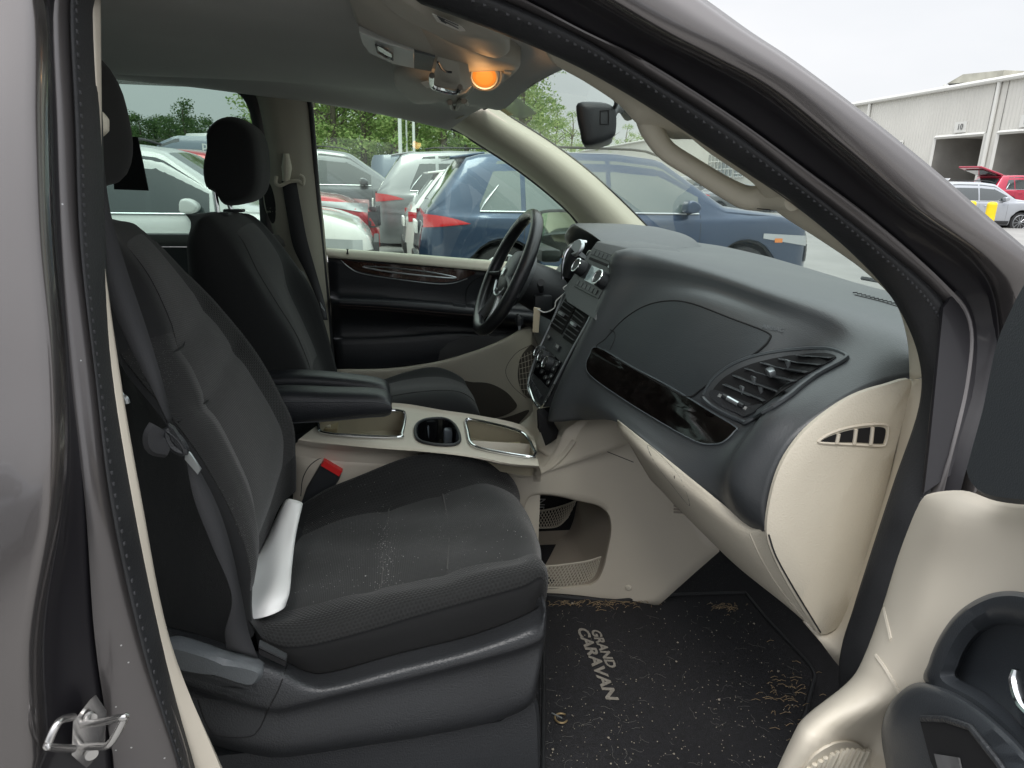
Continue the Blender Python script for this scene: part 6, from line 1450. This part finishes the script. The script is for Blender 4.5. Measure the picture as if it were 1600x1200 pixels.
# bollards
YEL = mat('bollard_yellow', (.85, .62, .01), .5, noise=(8, .08))
for px_, dist, lb in ((1524, 19.5, 'yellow bollard half hidden by the door frame, left of its neighbour'), (1557, 19.0, 'yellow bollard standing clear in front of the silver crossover')):
    x, y = spot(px_, dist); t = thing('bollard', lb, 'bollard', (x, y, 0), 'yellow bollards')
    MB().disc((x, y, 0), (0, 0, 1), .10, 1.13, 20, .10).build('post', YEL, t); MB().disc((x, y, 1.13), (0, 0, 1), .10, .05, 20, .04).build('cap', YEL, t)
for px_, dist, lb in ((1118, 36, 'far yellow bollard beside the small grey car'), (1132, 36, 'far yellow bollard further right of the small grey car'), (1148, 37, 'third far yellow bollard, nearest the gridded windows')):
    x, y = spot(px_, dist); t = thing('bollard', lb, 'bollard', (x, y, gz(y)), 'yellow bollards')
    MB().disc((x, y, gz(y)), (0, 0, 1), .11, 1.0, 14, .10).build('post', YEL, t)

# ---- warehouse
wh = thing('warehouse', 'long pale corrugated warehouse with numbered loading bays and rooftop units', 'warehouse', (38.6, 33, 0))
wn_ = np.array([1, -.0717, 0.]); wn_ /= np.linalg.norm(wn_); wp0 = V(38.6, 33, 0); wu_ = V(.0717, 1, 0); wu_ /= np.linalg.norm(wu_)
def WP(px, py, off=0): return PP(px, py, wp0-wn_*off, wn_)
def wy(px): return np.dot(WP(px, 250)-wp0, wu_)
HW = 8.1
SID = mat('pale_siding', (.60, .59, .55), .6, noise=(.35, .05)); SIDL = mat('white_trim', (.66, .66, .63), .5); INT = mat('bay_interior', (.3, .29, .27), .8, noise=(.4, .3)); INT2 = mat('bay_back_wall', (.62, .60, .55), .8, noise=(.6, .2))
d1a, d1b, d2a, d2b = wy(1533), wy(1456), wy(1640), wy(1552)
# siding with real corrugation, left open at the bays
def corr(a, b2, z0, z1):
    n = max(2, int(abs(b2-a)/.15)); ys = np.linspace(a, b2, n); off = [.0 if k % 2 else .035 for k in range(n)]
    return [[wp0+wu_*t-wn_*o_+V(0, 0, z) for t, o_ in zip(ys, off)] for z in (z0, z1)]
b = MB(); zd = 4.9
s0, s1_ = -25, 55
for a, b2, z0, z1 in ((d1b, s1_, 0, HW), (d1a, d1b, zd, HW), (d2b, d1a, 0, HW), (d2a, d2b, zd, HW), (s0, d2a, 0, HW)):
    b.grid(corr(a, b2, z0, z1))
b.build('wall', SID, wh, 0)
b = MB(); b.grid([[wp0+wu_*t+V(0, 0, z) for t in (s1_, 150)] for z in (0, HW)]); b.build('wall', SID, wh, 0)
b = MB(); b.grid([[wp0+wu_*t+wn_*o_+V(0, 0, z) for t in (s0, 150)] for o_, z in ((-.25, HW-.12), (-.25, HW+.12), (25, HW+2.2), (50, HW))]); b.build('roof', mat('roof_grey', (.42, .42, .40), .6), wh, 0)
MB().tube([wp0+wu_*s0-wn_*.2+V(0, 0, HW), wp0+wu_*150-wn_*.2+V(0, 0, HW)], .16, 8).build('gutter', SIDL, wh)
for px_ in (1540, 1348):
    t = wy(px_); c = wp0+wu_*t-wn_*.14
    MB().tube([c+V(0, 0, HW-.15), c+V(0, 0, HW-.5), c+V(0, 0, .3)], .13, 10).build('downpipe', SIDL, wh)
for a, b2 in ((d1a, d1b), (d2a, d2b)):
    bd = MB(); c0_, c1_ = wp0+wu_*a, wp0+wu_*b2
    bd.grid([[c0_+V(0, 0, 0), c1_+V(0, 0, 0)], [c0_+wn_*5, c1_+wn_*5], [c0_+wn_*5+V(0, 0, zd), c1_+wn_*5+V(0, 0, zd)], [c0_+V(0, 0, zd), c1_+V(0, 0, zd)]])
    bay = bd.build('loading_bay', INT2, wh, 0)
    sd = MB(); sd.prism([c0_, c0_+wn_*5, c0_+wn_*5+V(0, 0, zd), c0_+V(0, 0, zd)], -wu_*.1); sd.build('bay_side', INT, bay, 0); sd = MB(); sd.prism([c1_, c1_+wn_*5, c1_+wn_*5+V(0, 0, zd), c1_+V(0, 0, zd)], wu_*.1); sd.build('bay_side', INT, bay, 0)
    fr_ = MB()
    for q in (c0_, c1_): fr_.tube([q-wn_*.06, q-wn_*.06+V(0, 0, zd)], .13, 4)
    fr_.tube([c0_-wn_*.06+V(0, 0, zd), c1_-wn_*.06+V(0, 0, zd)], .13, 4); fr_.build('bay_frame', SIDL, bay, 0)
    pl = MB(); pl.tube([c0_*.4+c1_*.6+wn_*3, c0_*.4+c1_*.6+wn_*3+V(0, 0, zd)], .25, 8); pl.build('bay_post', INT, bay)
lt = bpy.data.materials.new('lit_tube'); lt.use_nodes = True; q_ = lt.node_tree.nodes['Principled BSDF']; q_.inputs['Emission Color'].default_value = (1, .98, .8, 1); q_.inputs['Emission Strength'].default_value = 1.3
for k in range(3):
    c = wp0+wu_*(d2b-1.2-2.2*k)+wn_*5+V(0, 0, 3.0); MB().tube([c, c-wu_*1.8], .09, 6).build('tube_light', lt, wh)
for num, (a, b2) in (('10', (d1a, d1b)), ('11', (d2a, d2b))):
    c = wp0+wu_*((a+b2)/2)-wn_*.09+V(0, 0, zd+.55)
    MB().box(c, (.04, 1.0, .7)).build('number_sign', SIDL, wh, 0); text(num, 'lettering', c-wn_*.05, -wu_, (0, 0, 1), .55, mat('sign_ink', (.12, .12, .12), .6), wh, .01)
for a, b2, zl, zh in ((wy(1165), wy(1150), 2.2, 3.4), (wy(1148), wy(1108), 2.2, 5.0), (wy(1408), wy(1400), 4.2, 4.8)):
    c0_, c1_ = wp0+wu_*a-wn_*.06, wp0+wu_*b2-wn_*.06
    w_ = MB().prism([c0_+V(0, 0, zl), c1_+V(0, 0, zl), c1_+V(0, 0, zh), c0_+V(0, 0, zh)], -wn_*.02).build('window', CARGLASS2, wh, 0)
    gr = MB(); nm = max(2, int(abs(b2-a)/1.0))
    for k in range(nm+1):
        q = c0_+(c1_-c0_)*k/nm-wn_*.05; gr.tube([q+V(0, 0, zl), q+V(0, 0, zh)], .06, 4)
    for z in np.linspace(zl, zh, 4): gr.tube([c0_-wn_*.05+V(0, 0, z), c1_-wn_*.05+V(0, 0, z)], .06, 4)
    gr.build('window_frame', SIDL, w_, 0)
for pa, pb, pt in ((1385, 1460, 127), (1522, 1640, 103)):
    t0, t1 = wy(pb), wy(pa)
    A0 = wp0+wn_*4+V(0, 0, HW)
    u = MB(); u.prism([A0+wu_*(t1)+V(0, 0, 1.15), A0+wu_*(t1-1.6)+V(0, 0, .3), A0+wu_*(t0)+V(0, 0, .1), A0+wu_*(t0)+V(0, 0, 1.35), A0+wu_*(t1-1.5)+V(0, 0, 1.6)], wn_*2.6)
    un = u.build('roof_unit', mat('unit_cream', (.42, .41, .35), .7, noise=(.7, .3)), wh, 0)
    h_ = MB(); h_.prism([A0+wu_*(t1+.05)+V(0, 0, 1.13), A0+wu_*(t1-1.6)+V(0, 0, .28), A0+wu_*(t1-1.7)+V(0, 0, 1.0)], wn_*2.7); h_.build('intake_hood', mat('hood_dark', (.10, .10, .10), .7), un, 0)
    MB().tube([A0+wu_*(t1-1.2)-wn_*1+V(0, 0, -.3), A0+wu_*(t1-1.1)-wn_*1+V(0, 0, .9)], .12, 8).build('flue', SIDL, un)
# second, lower warehouse end seen through the windshield top left
# ---- lamp posts
LP = mat('post_white', (.62, .64, .63), .5)
for px_, dist, h_, lb in ((627, 30, 8.5, 'thicker white lamp post in front of the trees, left of the others'), (648, 42, 10.5, 'slender white lamp post just right of the thick one'), (637, 60, 6.2, 'short lamp post with an arm head between the two taller posts')):
    x, y = spot(px_, dist); z = gz(y); t = thing('lamp_post', lb, 'lamp post', (x, y, z), 'white lamp posts beyond the cars')
    MB().tube([V(x, y, z), V(x, y, z+h_)], [.085, .06] if dist < 50 else [.09, .07], 10).build('pole', LP, t)
    MB().box((x-.35, y, z+h_), (.9, .3, .12), bev=.03).build('lamp_head', LP, t); MB().disc((x, y, z), (0, 0, 1), .25, .3, 14).build('base', SIDL, t)

# ---- trees
def leafmat(n, c, c2):
    M = bpy.data.materials.new(n); M.use_nodes = True; t = M.node_tree; t.nodes.clear(); N, Lk = t.nodes.new, t.links.new
    ge = N('ShaderNodeNewGeometry'); rp = N('ShaderNodeValToRGB'); rp.color_ramp.elements[0].color = (*c, 1); rp.color_ramp.elements[1].color = (*c2, 1)
    Lk(ge.outputs['Random Per Island'], rp.inputs[0]); df = N('ShaderNodeBsdfDiffuse'); tl = N('ShaderNodeBsdfTranslucent'); Lk(rp.outputs[0], df.inputs[0]); Lk(rp.outputs[0], tl.inputs[0])
    mx_ = N('ShaderNodeMixShader'); mx_.inputs[0].default_value = .4; Lk(df.outputs[0], mx_.inputs[1]); Lk(tl.outputs[0], mx_.inputs[2]); o = N('ShaderNodeOutputMaterial'); Lk(mx_.outputs[0], o.inputs[0]); return M
LG1 = leafmat('leaf_bright', (.17, .29, .09), (.50, .60, .26)); LG2 = leafmat('leaf_tint_dimmed', (.05, .10, .045), (.14, .21, .08)); BARK = mat('bark', (.13, .11, .09), .9, noise=(3, .3))  # second leaf colour is darkened to stand for the tinted window
def tree_proto(seed, h, w, lm_, n=3600, base=.25, leaf=.20):
    r = random.Random(seed); b = MB(); clumps = []
    for k in range(46):
        z = base+(1-base)*r.random()**.85; rad = (sin(pi*min(1, (z-base)/(1-base)*.85+.12)))**.7; a = r.uniform(0, 6.28); q = r.random()**.5
        clumps.append((w/2*rad*q*cos(a), w/2*rad*q*sin(a), h*z*.95, r.uniform(.07, .15)*w+.25))
    for i in range(n):
        c = r.choice(clumps); d = np.array([r.gauss(0, 1), r.gauss(0, 1), r.gauss(0, 1)]); d /= np.linalg.norm(d); p = np.array(c[:3])+d*c[3]*r.random()**.4*np.array([1, 1, .75])
        u = np.array([r.gauss(0, 1), r.gauss(0, 1), r.gauss(0, .6)]); u /= np.linalg.norm(u); v_ = np.cross(u, d); v_ /= np.linalg.norm(v_)+1e-6; s = leaf*r.uniform(.5, 1.2)
        b.v += [tuple(p-u*s*.5), tuple(p+v_*s*.35), tuple(p+u*s*.6), tuple(p-v_*s*.3)]; b.uv += [(0, 0)]*4; k = len(b.v)-4; b.f.append((k, k+1, k+2, k+3))
    me = bpy.data.meshes.new('crown'); me.from_pydata(b.v, [], b.f); me.materials.append(lm_)
    tb = MB(); tb.tube([(0, 0, 0), (.05*w*.2, 0, h*.4), (-.03*w, .02*w, h*.75), (0, 0, h*.93)], [.022*h*.8, .015*h, .009*h, .003*h], 8, seg=3)
    for k in range(9):
        z = h*r.uniform(.25, .75); a = r.uniform(0, 6.28); tb.tube([(0, 0, z), (cos(a)*w*.2, sin(a)*w*.2, z+h*.07), (cos(a)*w*.38, sin(a)*w*.38, z+h*.13)], [.008*h, .005*h, .002*h], 5, seg=2)
    tm = bpy.data.meshes.new('trunk'); tm.from_pydata(tb.v, [], tb.f); tm.materials.append(BARK); tm.shade_smooth()
    return me, tm
protos = {('b', k): tree_proto(10+k, 17, 8.5, LG1, 3300, .12, .34) for k in range(3)}
protos.update({('d', k): tree_proto(30+k, 9, 6.5, LG2, 3400, .10, .26) for k in range(3)})
def put_tree(px, dist, kind, k, s, label, group, sz=1):
    x, y = spot(px, dist); z = gz(y); t = thing('tree', label, 'tree', (x, y, z), group, k*1.9+px); t.scale = (s, s, s*sz)
    for nm, me in zip(('crown', 'trunk'), protos[(kind, k % 3)]):
        o = bpy.data.objects.new(nm, me); COL.objects.link(o); o.parent = t
rt_ = random.Random(3)
ORD = 'first second third fourth fifth sixth seventh eighth ninth tenth eleventh twelfth thirteenth fourteenth fifteenth sixteenth seventeenth eighteenth nineteenth twentieth twenty-first twenty-second twenty-third twenty-fourth twenty-fifth twenty-sixth twenty-seventh twenty-eighth'.split()
gB = 'bright green trees beyond the lot, seen through the driver window'
for row, dist in enumerate((62, 72, 84)):
    for i, px_ in enumerate(range(455-row*9, 830, 34 if row else 40)):
        put_tree(px_+rt_.uniform(-8, 8), dist+rt_.uniform(-3, 3), 'b', i+row, rt_.uniform(.85, 1.12)*(1 if px_ < 700 else .8), 'bright green tree, %s from the left in the %s row of the wood' % (ORD[i], ('front', 'middle', 'back')[row]), gB)
for i, px_ in enumerate((820, 842, 866, 890, 915, 945, 975, 1005)):
    tb_g = math.tan(YAW+math.atan((px_-800)/1114)); yb = min(205, (36.2-1.55*tb_g)/(tb_g-.0717)+14); dd = yb/cos(math.atan(tb_g)); ty = (160, 162, 166, 176, 184, 190, 194, 196)[i]
    put_tree(px_, dd, 'b', i, ((281-ty)/1114*dd+1.0)/17.5, 'pale green tree over the far warehouse roof, %s from the left' % ORD[i], 'trees over the far end of the warehouse')
gD = 'darker trees on the skyline, seen through the rear side window'
n_ = 0
for i, px_ in enumerate(range(60, 400, 12)):
    if 350 < px_ < 372: continue
    put_tree(px_, 74+rt_.uniform(-4, 4), 'd', i, rt_.uniform(.60, .70), 'green tree coloured darker for the tinted window, %s from the left in the skyline behind the rear side window' % ORD[n_], gD); n_ += 1
put_tree(300, 66, 'd', 1, .74, 'broad round-crowned tree standing above the rest of the skyline', None, 1.02)
put_tree(388, 62, 'd', 2, .60, 'thin-crowned tree at the right end of the skyline, beside the pillar', None)
